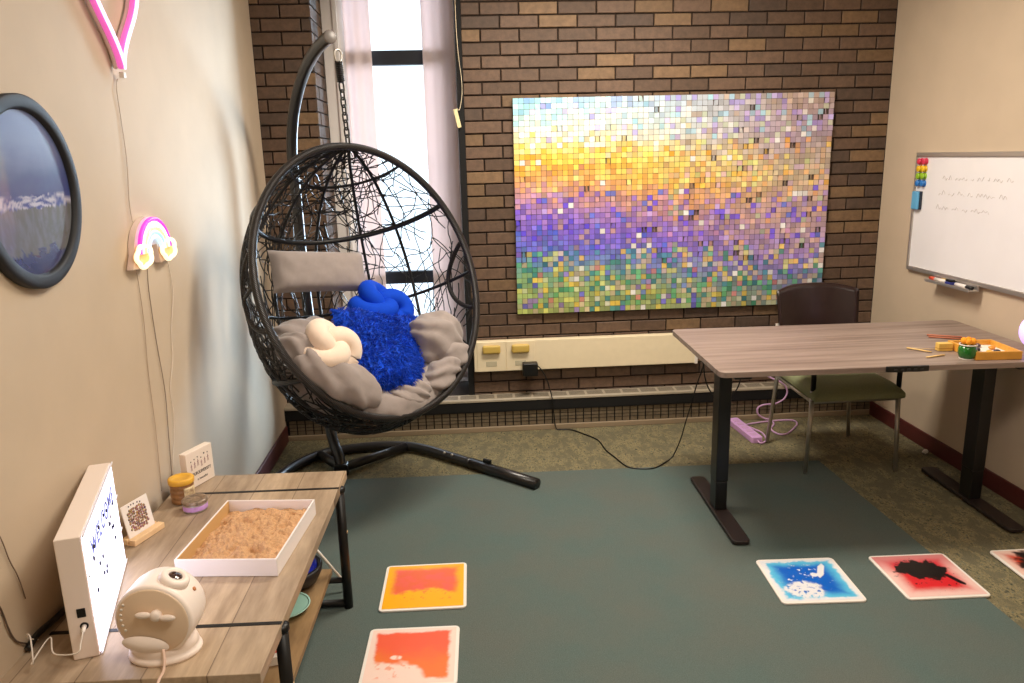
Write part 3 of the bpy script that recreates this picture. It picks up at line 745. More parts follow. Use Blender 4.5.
MB().tube(catmull(cordpts, 6), .0017, 6).build('cord', M['white'], t)

# star projector lamp
C0 = V((-1.026, -2.808, .590)); AX = V((.06, 1, 0)).normalized(); PR = .086
M['pwhite'] = mat('warm_white_plastic', (248, 234, 224), .38)
M['pface'] = mat('beige_face_plate', (232, 206, 178), .45)
t = thing('star_projector', (-1.02, -2.77, .4808), 'round cream projector lamp with a knob on its face, standing on the plank table', 'projector')
MB().lathe([(PR - .006, -.004), (PR - .001, .0), (PR, .006), (PR, .07), (PR - .004, .088), (PR - .014, .102), (.05, .110), (.01, .112)], 56, C0, AX).build('housing', M['pwhite'], t)
MB().lathe([(.001, -.0062), (PR - .010, -.0062), (PR - .0065, -.0042), (PR - .008, -.001)], 56, C0, AX).build('face_plate', M['pface'], t)
PM = frame_M(C0 - AX * .0064, V((1, -.06, 0)), (0, 0, 1))   # x right, y up, z toward viewer
kn = MB(PM)
kn.lathe([(.013, 0), (.013, .008), (.009, .013), (.002, .014)], 20, (.012, .018, 0))
for s in (-1, 1):
    kn.sphere((.012 + s * .026, .018 - s * .004, .008), .019, 14, 8, (1, .42, .32))
kn.build('knob', M['pwhite'], t)
MB(PM).grid(lambda u, w: (-.022 + .052 * (w * math.cos(2 * PI * u)) * 1.0, -.056 + .021 * w * math.sin(2 * PI * u) - .10 * (.062 * w * math.cos(2 * PI * u)), .0012 + .009 * (1 - w ** 2)), 28, 6, wrap=True).build('carry_lip', M['pwhite'], t)
bt = MB(PM)
for k in range(6):
    a = math.radians(150 + k * 11); bt.lathe([(.0032, .0), (.0032, .0016), (.001, .002)], 10, (.068 * math.cos(a), .068 * math.sin(a) + .010, 0))
bt.build('buttons', M['white'], t)
la = V((.45, -.0, .9)).normalized(); lc_ = C0 + AX * .040 + la * (PR - .007)
MB().lathe([(.034, 0), (.033, .012), (.028, .018), (.017, .018), (.016, .013)], 32, lc_, la).build('lens_ring', M['pwhite'], t)
MB().lathe([(.0155, .0135), (.0155, .016), (.012, .0175), (.004, .0185)], 24, lc_, la).build('lens', mat('dark_lens', (60, 34, 28), .1, coat=1), t)
sd = V((.86, 0, .5)).normalized(); MB().lathe([(.005, 0), (.005, .003), (.002, .004)], 12, C0 + AX * .05 + sd * (PR - .001), sd).build('side_button', mat('orange_dot', (196, 130, 84), .5), t)
bs_ = MB(Matrix.Translation((-1.028, -2.762, .4808)) @ Matrix.Diagonal((.88, .68, 1, 1)))
bs_.lathe([(.090, 0), (.093, .006), (.090, .013), (.082, .017), (.086, .022), (.080, .04), (.066, .062), (.05, .066)], 44); bs_.build('base', M['pwhite'], t)
MB().tube(catmull([(-1.010, -2.818, .522), (-1.004, -2.832, .505), (-1.003, -2.848, .488), (-1.003, -2.872, .4865), (-1.004, -2.886, .474), (-1.004, -2.889, .43), (-1.004, -2.889, .36)], 6), .0033, 8).build('cord', mat('pinkish_cord', (238, 208, 190), .5), t)

# sand tray
SM = Matrix.Translation((-.963, -2.255, .4812)) @ Matrix.Rotation(math.radians(-5.6), 4, 'Z')
t = thing('sand_tray', (-.963, -2.262, .4812), 'white rectangular box tray of brown sand in the middle of the plank table', 'tray')
sx, sy, sh = .141, .187, .051
M['card'] = mat('white_card', (240, 232, 230), .55)
sb = MB(SM).box(-sx, sx, -sy, -sy + .005, 0, sh).box(-sx, sx, sy - .005, sy, 0, sh).box(-sx, -sx + .005, -sy + .005, sy - .005, 0, sh).box(sx - .005, sx, -sy + .005, sy - .005, 0, sh).box(-sx + .005, sx - .005, -sy + .005, sy - .005, 0, .004)
sb.build('box', M['card'], t, bevel=.001)
MB(SM).box(-sx + .0052, -sx + .007, -sy + .006, sy - .006, .0045, sh - .001).build('left_panel', mat('tan_panel', (206, 166, 110), .7), t)  # thin tan panel on the left inner wall only, other walls stay white
def sandq(u, w):
    x = (u - .5) * 2 * (sx - .0075); y = (w - .5) * 2 * (sy - .0056)
    e = min(u, 1 - u, w, 1 - w)
    h = .020 + .052 * (.42 - abs(fbm(x, y, 15, 3))) * .62 + .022 * fbm(x, y, 28, 12) + .012 * fbm(x, y, 52, 7) + .006 * fbm(x, y, 130, 2) - .012 * sst(.4, .0, u)
    return SM @ V((x, y, .004 + max(.006, h) * (.55 + .45 * min(1, e * 7))))
sg = MB().grid(sandq, 110, 140)
tag(sg.build('sand', mat('brown_sand', (206, 163, 120), .95, var=.16, vs=220, bump=.9, bs=500, bd=.002)), 'lumpy brown sand filling the white tray on the table', 'sand', kind='stuff')

# sign, jar, tin, small framed card
SA = V((-1.277, -1.846, .4808)); SB_ = V((-1.226, -1.727, .4808)); sd_ = (SB_ - SA); sl_ = sd_.length
GM = frame_M(SA, sd_, (0, 0, 1))
if (GM.to_3x3() @ V((0, 0, 1))).x < 0: pass
t = thing('wooden_word_sign', (-1.26, -1.77, .4808), 'white block sign with printed figures and lettering at the far end of the plank table', 'sign')
MB(GM).box(0, sl_, 0, .13, -.028, 0).build('block', mat('white_painted_wood', (240, 226, 214), .6), t, bevel=.002)
ink = MB(GM)
for k in range(6):
    x = .022 + k * .0165; h = .088 + .004 * (k % 3) + (.006 if k == 4 else 0)
    ink.lathe([(.0024 + .0008 * (k == 4), .0001), (.0024, .0006)], 10, (x, h + .008, 0))
fig = MB(GM)
for k in range(6):
    x = .022 + k * .0165; h = .088 + .004 * (k % 3)
    for dx in (-.003, .003): fig.tube([(x, h, .0005), (x + dx, h - .024, .0005)], .0009, 5, flat=.5)
    fig.tube([(x - .005, h - .008, .0005), (x + .005, h - .008, .0005)], .0008, 5, flat=.5)
text_into(ink, 'NEURODIVERSITY', .0165, Matrix.Translation((sl_ / 2, .042, .0004)), .0004, sx=.74)
text_into(ink, 'is beautiful', .0115, Matrix.Translation((sl_ / 2 + .004, .020, .0004)), .0003)
ink.build('lettering', mat('sign_black_ink', (52, 46, 50), .6), t)
fig.build('printed_figures', mat('sign_mauve_ink', (176, 138, 138), .6), t)

t = thing('lidded_jar', (-1.278, -1.922, .4808), 'small jar with a round yellow lid beside the block sign on the table', 'jar')
jc = (-1.270, -1.925, .4808)
MB().lathe([(.036, 0), (.038, .003), (.038, .012), (.0355, .016), (.038, .020), (.038, .028), (.0355, .032), (.038, .036), (.038, .044), (.0355, .048), (.038, .052), (.038, .062), (.0375, .066)], 36, jc).build('body', mat('ribbed_tan_glass', (150, 108, 66), .35, var=.25, vs=50), t)
MB().lathe([(.0405, .0662), (.0415, .069), (.0415, .081), (.039, .084), (.026, .0845), (.025, .083), (.002, .083)], 36, jc).build('lid', mat('mustard_lid', (230, 176, 60), .4), t)
lb = MB()
lb.grid(lambda u, w: (jc[0] + .0386 * math.cos(-1.1 + 1.5 * u), jc[1] + .0386 * math.sin(-1.1 + 1.5 * u), jc[2] + .006 + .05 * w), 16, 6)
o = lb.build('label', mat('printed_label', (232, 190, 150), .5, var=.6, vs=60), t); o.modifiers.new('s', 'SOLIDIFY').thickness = .0006
t = thing('putty_tin', (-1.205, -2.0, .4808), 'low round tin with a lavender band beside the yellow lidded jar', 'tin')
tc = (-1.207, -1.998, .4808)
MB().lathe([(.036, 0), (.0378, .002), (.0378, .034), (.037, .035)], 36, tc).build('tin_body', M['alu'], t)
MB().lathe([(.0382, .006), (.0384, .007), (.0384, .021), (.0382, .022), (.0379, .014)], 36, tc, ring=True).build('band', mat('lavender_band', (206, 160, 226), .4), t)
MB().lathe([(.0395, .0275), (.0398, .029), (.0398, .037), (.038, .039), (.033, .0385), (.031, .037), (.001, .037)], 36, tc).build('lid', mat('tin_lid_print', (150, 134, 118), .35, metal=.5, var=.5, vs=90), t)

EB = V((-1.302, -2.236, .4808)); EE = V((-1.262, -2.124, .4808)); ed = EE - EB; el = ed.length
EM0 = frame_M(EB, ed, (0, 0, 1))
t = thing('pattern_card_stand', (-1.29, -2.17, .4808), 'small white card with a colourful dotted pattern in a pale wooden stand', 'card stand')
MB(EM0).box(-.004, el + .004, 0, .019, -.05, -.029).box(-.004, el + .004, 0, .019, -.0235, .0).box(-.004, el + .004, 0, .004, -.029, -.0235).build('stand', mat('pale_beech', (232, 196, 150), .5, var=.06), t, bevel=.002)
EM = EM0 @ Matrix.Translation((0, .0045, -.0262)) @ Matrix.Rotation(math.radians(-10), 4, 'X')
MB(EM).box(.006, el - .006, 0, .112, -.0018, .0018).build('card', mat('white_card_face', (242, 234, 228), .5), t, bevel=.0008)
pt = MB(EM)
cols = [(120, 60, 110), (196, 150, 70), (60, 60, 90), (170, 90, 120), (110, 120, 80), (90, 60, 60), (220, 190, 120)]
for i in range(9):
    for j in range(9):
        x = .025 + i * .0082 + R.uniform(-.002, .002); y = .028 + j * .0078 + R.uniform(-.002, .002)
        if math.hypot((x - .058) / .045, (y - .058) / .045) > 1: continue
        pt.lathe([(.0044, .0020), (.0044, .0026), (.002, .0030)], 7, (x, y, 0))
        for q in range(21): pt.col[-1 - q] = lin(cols[(i * 5 + j * 3 + R.randint(0, 6)) % 7])
for x, y in ((.035, .103), (.045, .105), (.055, .104), (.07, .103), (.08, .1)):
    pt.lathe([(.0026, .0020), (.0026, .0024), (.001, .0026)], 7, (x, y, 0))
    for q in range(21): pt.col[-1 - q] = lin((60, 50, 60))
pt.build('dot_pattern', attr_mat('dot_inks', .5), t, attr=True)

# ------------------------------------------------------------------ left wall: round picture, neon signs, cords
CY, CZ, CR = -2.405, 1.517, .232
t = thing('round_sand_picture', (XL + .015, CY, CZ - CR), 'round black framed moving sand picture in blue and grey on the left wall', 'picture')
MB().lathe([(CR - .036, .0), (CR - .001, .0), (CR, .004), (CR, .020), (CR - .003, .0225), (CR - .010, .0235), (CR - .028, .0235), (CR - .033, .021), (CR - .036, .012)], 96, (XL + .001, CY, CZ), (1, 0, 0), ring=True).build('frame', mat('matte_black_frame', (24, 25, 30), .6), t)
def sandpic(u, w):
    r = w * (CR - .034); a = 2 * PI * u
    return r * math.cos(a), r * math.sin(a)
def pic_col(u, w):
    y, z = sandpic(u, w); h = z + .018 + .012 * fbm(y, 0, 14, 3) + .006 * fbm(y, z, 40, 4)
    if h > .012: c = lerp(lin((62, 74, 132)), lin((104, 116, 160)), sst(.0, .16, h + .05 * fbm(y, z * 2, 9, 6)))
    elif h > -.018: c = lerp(lin((190, 186, 206)), lin((70, 80, 140)), sst(-.25, .2, fbm(y, z * 5, 26, 5)))
    elif h > -.13: c = lerp(lin((98, 98, 96)), lin((110, 112, 122)), sst(-.2, .3, fbm(y * 3, z, 16, 7)))
    else: c = lerp(lin((52, 60, 104)), lin((86, 70, 96)), sst(.1, .4, fbm(y, z, 30, 8)))
    if abs(h + .13) < .02 and fbm(y, z, 22, 9) > .05: c = lin((60, 66, 108))
    return c
MB().grid(lambda u, w: (XL + .012, CY + sandpic(u, w)[0], CZ + sandpic(u, w)[1]), 96, 60, pic_col, wrap=True).build('sand_face', attr_mat('coloured_sand_behind_glass', .25, coat=1, spec=.6), t, attr=True)

def neon(name, pts, x, r, rgb, es, parent, closed=True, flat=1.0):
    P = [(x, p[0], p[1]) for p in pts]
    return MB().tube(P, r, 8, closed=closed, flat=flat).build(name, mat(name + '_glow', rgb, .4, emit=rgb, es=es), parent)
hp = []
for k in range(72):
    a = 2 * PI * k / 72
    hx = 16 * math.sin(a) ** 3; hy = 13 * math.cos(a) - 5 * math.cos(2 * a) - 2 * math.cos(3 * a) - math.cos(4 * a)
    hp.append((hx, hy))
hmin = min(p[1] for p in hp)
def heart(s):
    return [(-1.797 + p[0] / 16 * .19 * s, 1.868 + (p[1] - hmin) / 29 * .40 * s + (1 - s) * .20) for p in hp]
t = thing('heart_neon_sign', (XL + .02, -1.79, 1.855), 'pink neon sign with a pointed heart tip high on the left wall', 'neon sign')
M['pinkbody'] = mat('pink_neon_body', (236, 120, 200), .4, emit=(244, 100, 200), es=.34)
MB().tube([(XL + .026, p[0], p[1]) for p in heart(.965)], .0088, 10, closed=True, flat=1.3, up=(1, 0, 0)).build('neon_body', M['pinkbody'], t)
neon('outer_tube', heart(1.0), XL + .038, .0032, (255, 206, 242), .95, t)
neon('inner_tube', heart(.93), XL + .038, .0032, (255, 206, 242), .95, t)
M['acryl'] = mat('clear_acrylic', (236, 214, 206), .25)
MB().tube([(XL + .010, p[0], p[1]) for p in heart(.965)], .0085, 8, closed=True).build('backing', M['acryl'], t)
o = MB().box(XL + .0145, XL + .03, -1.793, -1.775, 1.842, 1.860).build('power_clip', M['white'], t, bevel=.002)

t = thing('rainbow_neon_sign', (XL + .02, -1.72, 1.27), 'small rainbow neon sign with two clouds on the left wall', 'neon sign')
RCy, RCz = -1.735, 1.297
def arc(r, a0=2, a1=178, n=36): return [(RCy + .90 * r * 1.22 * math.cos(math.radians(a0 + (a1 - a0) * k / n)), RCz + .90 * r * math.sin(math.radians(a0 + (a1 - a0) * k / n))) for k in range(n + 1)]
for r, rgb, es, nm in ((.118, (222, 60, 190), .55, 'magenta_arc'), (.102, (255, 240, 236), .7, 'white_arc'), (.086, (250, 232, 150), .6, 'yellow_arc'), (.070, (160, 236, 226), .55, 'aqua_arc'), (.054, (196, 220, 255), .6, 'pale_blue_arc')):
    neon(nm, arc(r), XL + .034, .0075, rgb, es, t, closed=False)
def cloud(cy):
    pts = []
    for k in range(48):
        a = 2 * PI * k / 48; r = .045 + .009 * abs(math.sin(2.5 * a))
        pts.append((cy + r * 1.15 * math.cos(a), RCz - .004 + r * .66 * math.sin(a)))
    return pts
for cy in (RCy - .105, RCy + .112):
    neon('cloud_tube', cloud(cy), XL + .036, .0075, (255, 236, 196), .75, t)
    MB().prism(cloud(cy), XL + .026, XL + .030, T=Matrix(((0, 0, 1, 0), (1, 0, 0, 0), (0, 1, 0, 0), (0, 0, 0, 1)))).build('cloud_fill', mat('yellow_cloud', (246, 206, 130), .5, emit=(250, 196, 100), es=.12), t)
bp = [(p[0], p[1]) for p in arc(.128)] + [(RCy - .165, RCz - .045), (RCy + .17, RCz - .045)]
MB().prism(bp[:-2] + [(RCy - .17, RCz - .04), (RCy - .06, RCz - .045), (RCy - .045, RCz + .02), (RCy + .045, RCz + .02), (RCy + .06, RCz - .045), (RCy + .18, RCz - .04)], XL + .002, XL + .022, T=Matrix(((0, 0, 1, 0), (1, 0, 0, 0), (0, 1, 0, 0), (0, 0, 0, 1)))).build('backing', M['acryl'], t)

M['clearcord'] = mat('pale_thin_cord', (196, 176, 156), .35)
xc = XL + .004
def cord(pts, label, m, r=.0016):
    tag(MB().tube(catmull([(xc + .002 * (k % 2), p[0], p[1]) for k, p in enumerate(pts)], 6), r, 6).build('neon_cord', m), label, 'cord')
cord([(-1.782, 1.84), (-1.803, 1.805), (-1.796, 1.716), (-1.80, 1.594), (-1.819, 1.47), (-1.822, 1.40)], 'thin pale cord hanging from the pink heart neon down to the rainbow neon', M['clearcord'])
cord([(-1.747, 1.25), (-1.766, 1.171), (-1.756, .997), (-1.745, .817), (-1.757, .674), (-1.786, .50)], 'thin grey cord hanging down the wall from the middle of the rainbow neon', mat('grey_thin_cord', (150, 132, 116), .5))
cord([(-1.835, 1.25), (-1.838, 1.084), (-1.853, .919), (-1.864, .713), (-1.88, .50)], 'thin pale cord below the left cloud of the rainbow neon', M['clearcord'])
cord([(-1.565, 1.25), (-1.554, 1.136), (-1.612, 1.0), (-1.64, .9), (-1.693, .801), (-1.701, .692), (-1.78, .50)], 'thin clear cord below the right cloud of the rainbow neon', mat('white_thin_cord', (226, 212, 196), .3))
cord([(-2.83, .70), (-2.80, .645), (-2.787, .612), (-2.783, .577), (-2.764, .533), (-2.735, .505), (-2.711, .49)], 'dark cord on the wall behind the white light box, lower cord', mat('brown_cord', (92, 74, 62), .5), .0022)
cord([(-2.80, .86), (-2.754, .792), (-2.731, .716), (-2.715, .664), (-2.70, .60)], 'thin dark cord on the wall left of the white light box, upper cord', mat('brown_cord_thin', (120, 98, 80), .5), .0014)
o = MB().tube(catmull([(XL + .012, -2.74, .492), (XL + .014, -2.70, .503), (XL + .016, -2.60, .492), (XL + .016, -2.50, .49)], 6), .008, 8).build('black_plug_lead', M['blacksatin'])
tag(o, 'thick black lead lying along the wall behind the white light box', 'cable')

# ------------------------------------------------------------------ egg chair: stand
t = thing('hanging_chair_stand', (-.965, -.62, 0), 'curved charcoal steel stand with half moon base behind the wicker basket', 'stand')
pp = [(-.968, -.617, .045), (-.985, -.59, .10), (-1.014, -.54, .161), (-1.048, -.481, .308), (-1.093, -.404, .561), (-1.122, -.354, .848), (-1.132, -.336, 1.08), (-1.134, -.334, 1.362), (-1.138, -.326, 1.50), (-1.136, -.330, 1.634), (-1.109, -.376, 1.776), (-1.056, -.468, 1.899), (-.988, -.585, 1.994), (-.915, -.711, 2.055), (-.852, -.82, 2.082), (-.83, -.858, 2.087)]
MB().tube(catmull(pp, 5), .027, 18).build('pole', M['pole'], t)
d = (V(pp[-1]) - V(pp[-2])).normalized()
MB().lathe([(.0275, 0), (.029, .002), (.029, .008), (.025, .011)], 20, V(pp[-1]) - d * .002, d).build('pole_cap', mat('grey_cap', (104, 97, 92), .4), t)
bp_ = [(-1.29, -.74, .03), (-1.245, -.596, .03), (-1.19, -.49, .03), (-1.12, -.405, .03), (-1.0, -.345, .03), (-.82, -.318, .032), (-.645, -.349, .034), (-.53, -.42, .034), (-.412, -.526, .033), (-.30, -.628, .031)]
MB().tube(catmull(bp_, 5), .026, 16).build('base_arc', M['pole'], t)
MB().tube([(-.30, -.628, .031), (-.2, -.725, .03), (.013, -.929, .03)], .0285, 18).build('base_foot', M['pole'], t)
for a, b in (((-.965, -.62, .036), (-.655, -.356, .036)), ((-.965, -.62, .036), (-1.11, -.42, .036))):
    MB().tube([a, b], .024, 14).build('brace', M['pole'], t)
MB(Matrix.Translation((-.968, -.617, .0))).box(-.035, .035, -.03, .03, .001, .062).build('foot_bracket', M['black'], t, bevel=.006)
MB(frame_M((-.219, -.70, .056), (.72, -.69, 0), (.69, .72, 0))).box(-.025, .025, -.008, .008, 0, .022).build('stop_bracket', M['black'], t, bevel=.004)
bo = MB()
for px_ in ((-.44, -.523, .055), (-.40, -.56, .055)): bo.sphere(px_, .008, 10, 8)
bo.build('bolts', M['chrome'], t)

# ------------------------------------------------------------------ egg chair: hanging basket
EC = V((-.6801, -1.0208, 1.0665)); EX = V((.746, .6628, -.065)).normalized(); EBk = V((-.6424, .6904, -.3326)); EZ = V((-.1756, .2899, .9408))
EBk = (EBk - EX * EBk.dot(EX)).normalized(); EZ = EX.cross(EBk)
EA, EBd, EH, EK, EK2 = .565, .5407, .6053, .19, .058
def loc(x, b, z): return EC + EX * x + EBk * b + EZ * z
def shell(th, ph, k=1.0):
    low = max(0, -math.cos(th)); s = math.sin(th)
    return loc(k * EA * s * math.sin(ph), k * EBd * s * math.cos(ph), k * (EH * math.cos(th) - EK * s * math.cos(ph) * math.sqrt(low) - EK2 * s * math.cos(ph)))
def rim_pt(t_):
    s = 1 if t_ <= PI else -1
    return shell(t_ if t_ <= PI else 2 * PI - t_, s * PI / 2)
def rattan():
    q = NT('dark_rattan'); b = q.b
    w = q.n('ShaderNodeTexWave', wave_type='BANDS', bands_direction='DIAGONAL'); w.inputs['Scale'].default_value = 60; w.inputs['Distortion'].default_value = 2
    q.l(q.coord(), w.inputs[0]); q.l(q.ramp(w.outputs[1], [(0, lin((17, 15, 15))), (1, lin((40, 35, 33)))]), b.inputs['Base Color'])
    b.inputs['Roughness'].default_value = .4; q.bump(w.outputs[1], .6, .003); return q.m
M['rattan'] = rattan()
M['weave'] = mat('black_wicker_strand', (17, 15, 15), .42, var=.2, vs=60)
hang = shell(0, 0)
t = thing('hanging_egg_chair', (hang.x, hang.y, hang.z), 'black wicker egg chair basket hanging from a chain in front of the window', 'hanging chair')
MB().tube([rim_pt(2 * PI * k / 96) for k in range(96)], .0165, 14, closed=True).build('rim', M['rattan'], t)
for d_ in (-70, -47, -24, 2.5, 31, 53):
    MB().tube([shell(.06 + (PI - .12) * k / 40, math.radians(d_)) for k in range(41)], .0075, 8).build('rib', M['weave'], t)
for hz, r in ((.8806, .0065), (.5678, .0125), (.02, .008), (-.62, .0125)):
    th = math.acos(hz)
    MB().tube([shell(th - (.42 * math.cos(-PI / 2 + PI * k / 40) if hz < -.5 else 0), -PI / 2 + PI * k / 40) for k in range(41)], r, 8).build('hoop', M['weave'], t)
for s in (-1, 1):
    MB().tube([shell(1.30 + .55 * k / 24, s * (PI / 2 - .30 * math.sin(PI * k / 24) ** .7)) for k in range(25)], .0115, 10).build('arm_loop', M['rattan'], t)
web = MB()
def strand(th, ph, ang, n, st, r):
    pts = []
    for k in range(n):
        pts.append(shell(min(max(th, .05), PI - .04), ph, 1.0 + .006 * math.sin(k * 1.3 + ang)))
        th += st * math.sin(ang); ph += st * math.cos(ang) / max(.25, math.sin(th))
        ang += R.gauss(0, .22)
        if abs(ph) > PI / 2 or th < .05 or th > PI - .05: break
    if len(pts) > 2: web.tube(pts, r, 5, caps=False)
for k in range(300):
    strand(R.uniform(.15, 1.8), R.uniform(-PI / 2, PI / 2), R.uniform(0, 2 * PI), R.randint(6, 16), .055, .0026)
for k in range(120):
    strand(R.uniform(.7, 2.6), R.choice([R.uniform(-PI / 2, -.8), R.uniform(-PI / 2, -1.15)]), R.uniform(0, 2 * PI), R.randint(6, 14), .05, .0034)
for k in range(175):
    strand(R.uniform(1.9, 3.0), R.uniform(-PI / 2, PI / 2), R.uniform(0, 2 * PI), R.randint(6, 16), .055, .0034)
web.build('wicker_web', M['weave'], t)
seatp = MB().grid(lambda u, w: shell(2.9 + .2 * w, -PI / 2 + PI * u, .985), 24, 4).build('base_ring', M['weave'], t)
seatp.modifiers.new('s', 'SOLIDIFY').thickness = .01
# chain and spring
top_ = V((-.803, -.852, 2.055)); bot = hang + V((0, 0, .012))
dirc = (top_ - bot); ln = dirc.length; dirc.normalize(); xx = V((1, 0, 0)); 
def link_pts(c, a, b, L_, W_):
    return [c + a * (L_ / 2 - W_ / 2) * (1 if math.sin(2 * PI * k / 20) >= 0 else -1) + a * math.sin(2 * PI * k / 20) * W_ / 2 + b * math.cos(2 * PI * k / 20) * W_ / 2 for k in range(20)]
ch = MB(); s0 = .0; k = 0; side = dirc.orthogonal().normalized(); side2 = dirc.cross(side)
clen = ln - .155; nl = 8; step = clen / nl
for k in range(nl):
    ch.tube(link_pts(bot + dirc * (step * (k + .5)), dirc, side if k % 2 else side2, step + .010, .023), .0038, 8, closed=True)
ch.build('chain', M['pole'], t)
sp = MB(); sbase = bot + dirc * (clen + .005)
sp.tube([sbase + dirc * (.085 * k / 90) + side * .014 * math.cos(k * .8) + side2 * .014 * math.sin(k * .8) for k in range(91)], .0036, 6)
sp.tube([sbase, sbase + dirc * .085], .0115, 10); sp.build('spring', M['black'], t)
MB().tube(link_pts(sbase + dirc * .108, dirc, side, .05, .036), .0042, 8, closed=True).build('hanging_ring', M['chrome'], t)

# ------------------------------------------------------------------ egg chair: cushions
M['greyfab'] = mat('warm_grey_canvas', (150, 139, 134), .9, var=.04, vs=40, bump=.25, bs=600, sheen=.2)
def wrinkle(p, s, a): return a * (noise.noise(p * s) + .5 * noise.noise(p * s * 2.3 + V((3, 1, 2))))
def perim(a):    # a = 0 front centre, counter-clockwise seen from above
    sx_ = math.sin(a); f = .5 * (1 + math.cos(a))       # f = 1 front, 0 back
    x = .455 * sx_ * (1 - .10 * f)
    b = -.02 + .40 * (1 - f) + .02 * abs(sx_)
    z = -.515 * f ** 1.6 + (-.17) * (1 - f ** 1.6) - .02
    z += .10 * sx_ ** 2 * (1 - abs(2 * f - 1)) * 0
    return x, b, z
def cush(u, w):
    a = 2 * PI * u - PI; x, b, z = perim(a)
    tufts = abs(math.sin(4.0 * a + .5)) ** .5
    cx, cb, cz = .0, .16, -.50
    if w < .55:                                   # upper face, centre to crest
        r = w / .55
        X = cx + (x - cx) * r * .92; B = cb + (b - cb) * r * .92; Z = cz + (z - cz) * r ** 1.5
        bump = .085 * math.exp(-((r - .82) / .22) ** 2) * (.45 + .55 * tufts)
        Z += bump + .018 * math.sin(9 * a) * r * (1 - r)
    elif w < .8:                                  # outer roll
        q = (w - .55) / .25; ang = q * PI
        X = x * (.92 + .11 * math.sin(ang)) ; B = cb + (b - cb) * (.92 + .10 * math.sin(ang)); Z = z + .085 * math.exp(-(.18 / .22) ** 2) * (.45 + .55 * tufts) * (1 + math.cos(ang)) / 2 - .07 * (1 - math.cos(ang)) / 2
    else:                                         # underside back to the centre
        q = (w - .8) / .2
        X = x * .92 * (1 - q); B = cb + (b - cb) * .92 * (1 - q); Z = (z - .07) + (cz - .035 - (z - .07)) * q ** .8
    p = loc(X, B, Z)
    return p + EZ * wrinkle(p, 13, .012) + EX * wrinkle(p + V((5, 5, 5)), 15, .006) - EBk * wrinkle(p + V((9, 2, 5)), 17, .007)
t = thing('seat_cushion', loc(0, .16, -.53), 'puffy tufted warm grey seat cushion in the egg chair basket', 'cushion')
t['_wp'] = list(loc(0, .16, -.53))
MB().grid(cush, 120, 44, wrap=True, flip=False).build('pad', M['greyfab'], t)
def puff(c, rx, rb, rz, rot=0, seed=0, name='bolster'):
    """a stuffed oval puff with creases, in basket axes"""
    def fn(u, w):
        a = 2 * PI * u; th = PI * (w * .996 + .002)
        n = V((math.sin(th) * math.cos(a), math.sin(th) * math.sin(a), math.cos(th)))
        n2 = V([math.copysign(abs(q) ** .8, q) for q in n])
        X, Z = n2.x * rx, n2.z * rz
        X, Z = X * math.cos(rot) - Z * math.sin(rot), X * math.sin(rot) + Z * math.cos(rot)
        p = loc(c[0] + X, c[1] + n2.y * rb, c[2] + Z)
        cr = .007 * math.sin(10 * n.x + 6 * n.z + 3 * noise.noise(p * 9) + seed)
        return p + (p - loc(*c)).normalized() * (cr + wrinkle(p, 11, .012))
    return MB().grid(fn, 48, 30, wrap=True).build(name, M['greyfab'], t)
bl_ = MB().grid(lambda u, w: shell(2.02 + .30 * abs(2 * u - 1) ** 2 + (1.05 - .3 * abs(2 * u - 1) ** 2) * w, math.radians(-80 + 160 * u), .94), 60, 24).build('pad_base', M['greyfab'], t)
bl_.modifiers.new('s', 'SOLIDIFY').thickness = .012
puff((.328, .11, -.282), .128, .13, .122, .25, 1)
puff((.362, .07, -.37), .10, .09, .08, .9, 6)
puff((-.36, .12, -.275), .13, .12, .085, -.45, 2)
puff((.235, .36, -.125), .14, .07, .10, -.1, 3)
puff((-.20, .36, -.165), .15, .075, .09, .1, 4)
puff((.06, .035, -.515), .12, .06, .055, .05, 5)
puff((-.275, .03, -.40), .205, .085, .088, -.60, 7)
puff((.27, .04, -.455), .12, .07, .06, .6, 8)

# headrest pillow
def pillow_mesh(T, hx, hz, th, mwr=.004, ny=30, nz_=18, seed=0, pinch=.5, quad=None):
    mb = MB()
    for s in (1, -1):
        def fn(u, w, s=s):
            x = (u * 2 - 1); z = (w * 2 - 1)
            e = max(0, (1 - x ** 4)) ** .5 * max(0, (1 - z ** 4)) ** .5
            px_ = x * hx * (1 - .05 * (1 - z * z) * pinch * x * x * 0 - .06 * pinch * (1 - z ** 2) * abs(x) ** 3); pz_ = z * hz * (1 - .10 * pinch * (1 - x ** 2) * abs(z) ** 3)
            n = (T.to_3x3() @ V((0, s, 0)))
            if quad:
                a_, b_, c_, d_ = quad; uu = (px_ / hx + 1) / 2; ww = (pz_ / hz + 1) / 2
                p = (c_ * (1 - uu) + d_ * uu) * (1 - ww) + (a_ * (1 - uu) + b_ * uu) * ww + n * th * e
            else: p = T @ V((px_, s * th * e, pz_))
            return p + n * e * (wrinkle(p, 16, mwr) + mwr * math.sin(18 * x + 5 * z + seed) * (abs(x) ** 3))
        mb.grid(fn, ny, nz_, flip=(s > 0))
    return mb
t = thing('headrest_pillow', loc(-.06, .36, .03), 'plain warm grey headrest pillow strapped across the upper back of the egg chair', 'pillow')
HT = frame_M(loc(-.062, .335, .128), loc(.166, .35, .117) - loc(-.315, .35, .145), EBk)
pillow_mesh(HT, .245, .098, .062, .005).build('cover', M['greyfab'], t)
for s in (-1, 1):
    x_ = -.07 + s * .20
    MB().tube([loc(x_, .36, .17), loc(x_, .42, .20), loc(x_, .455, .22)], .004, 6, flat=.4).build('strap', M['greyfab'], t)

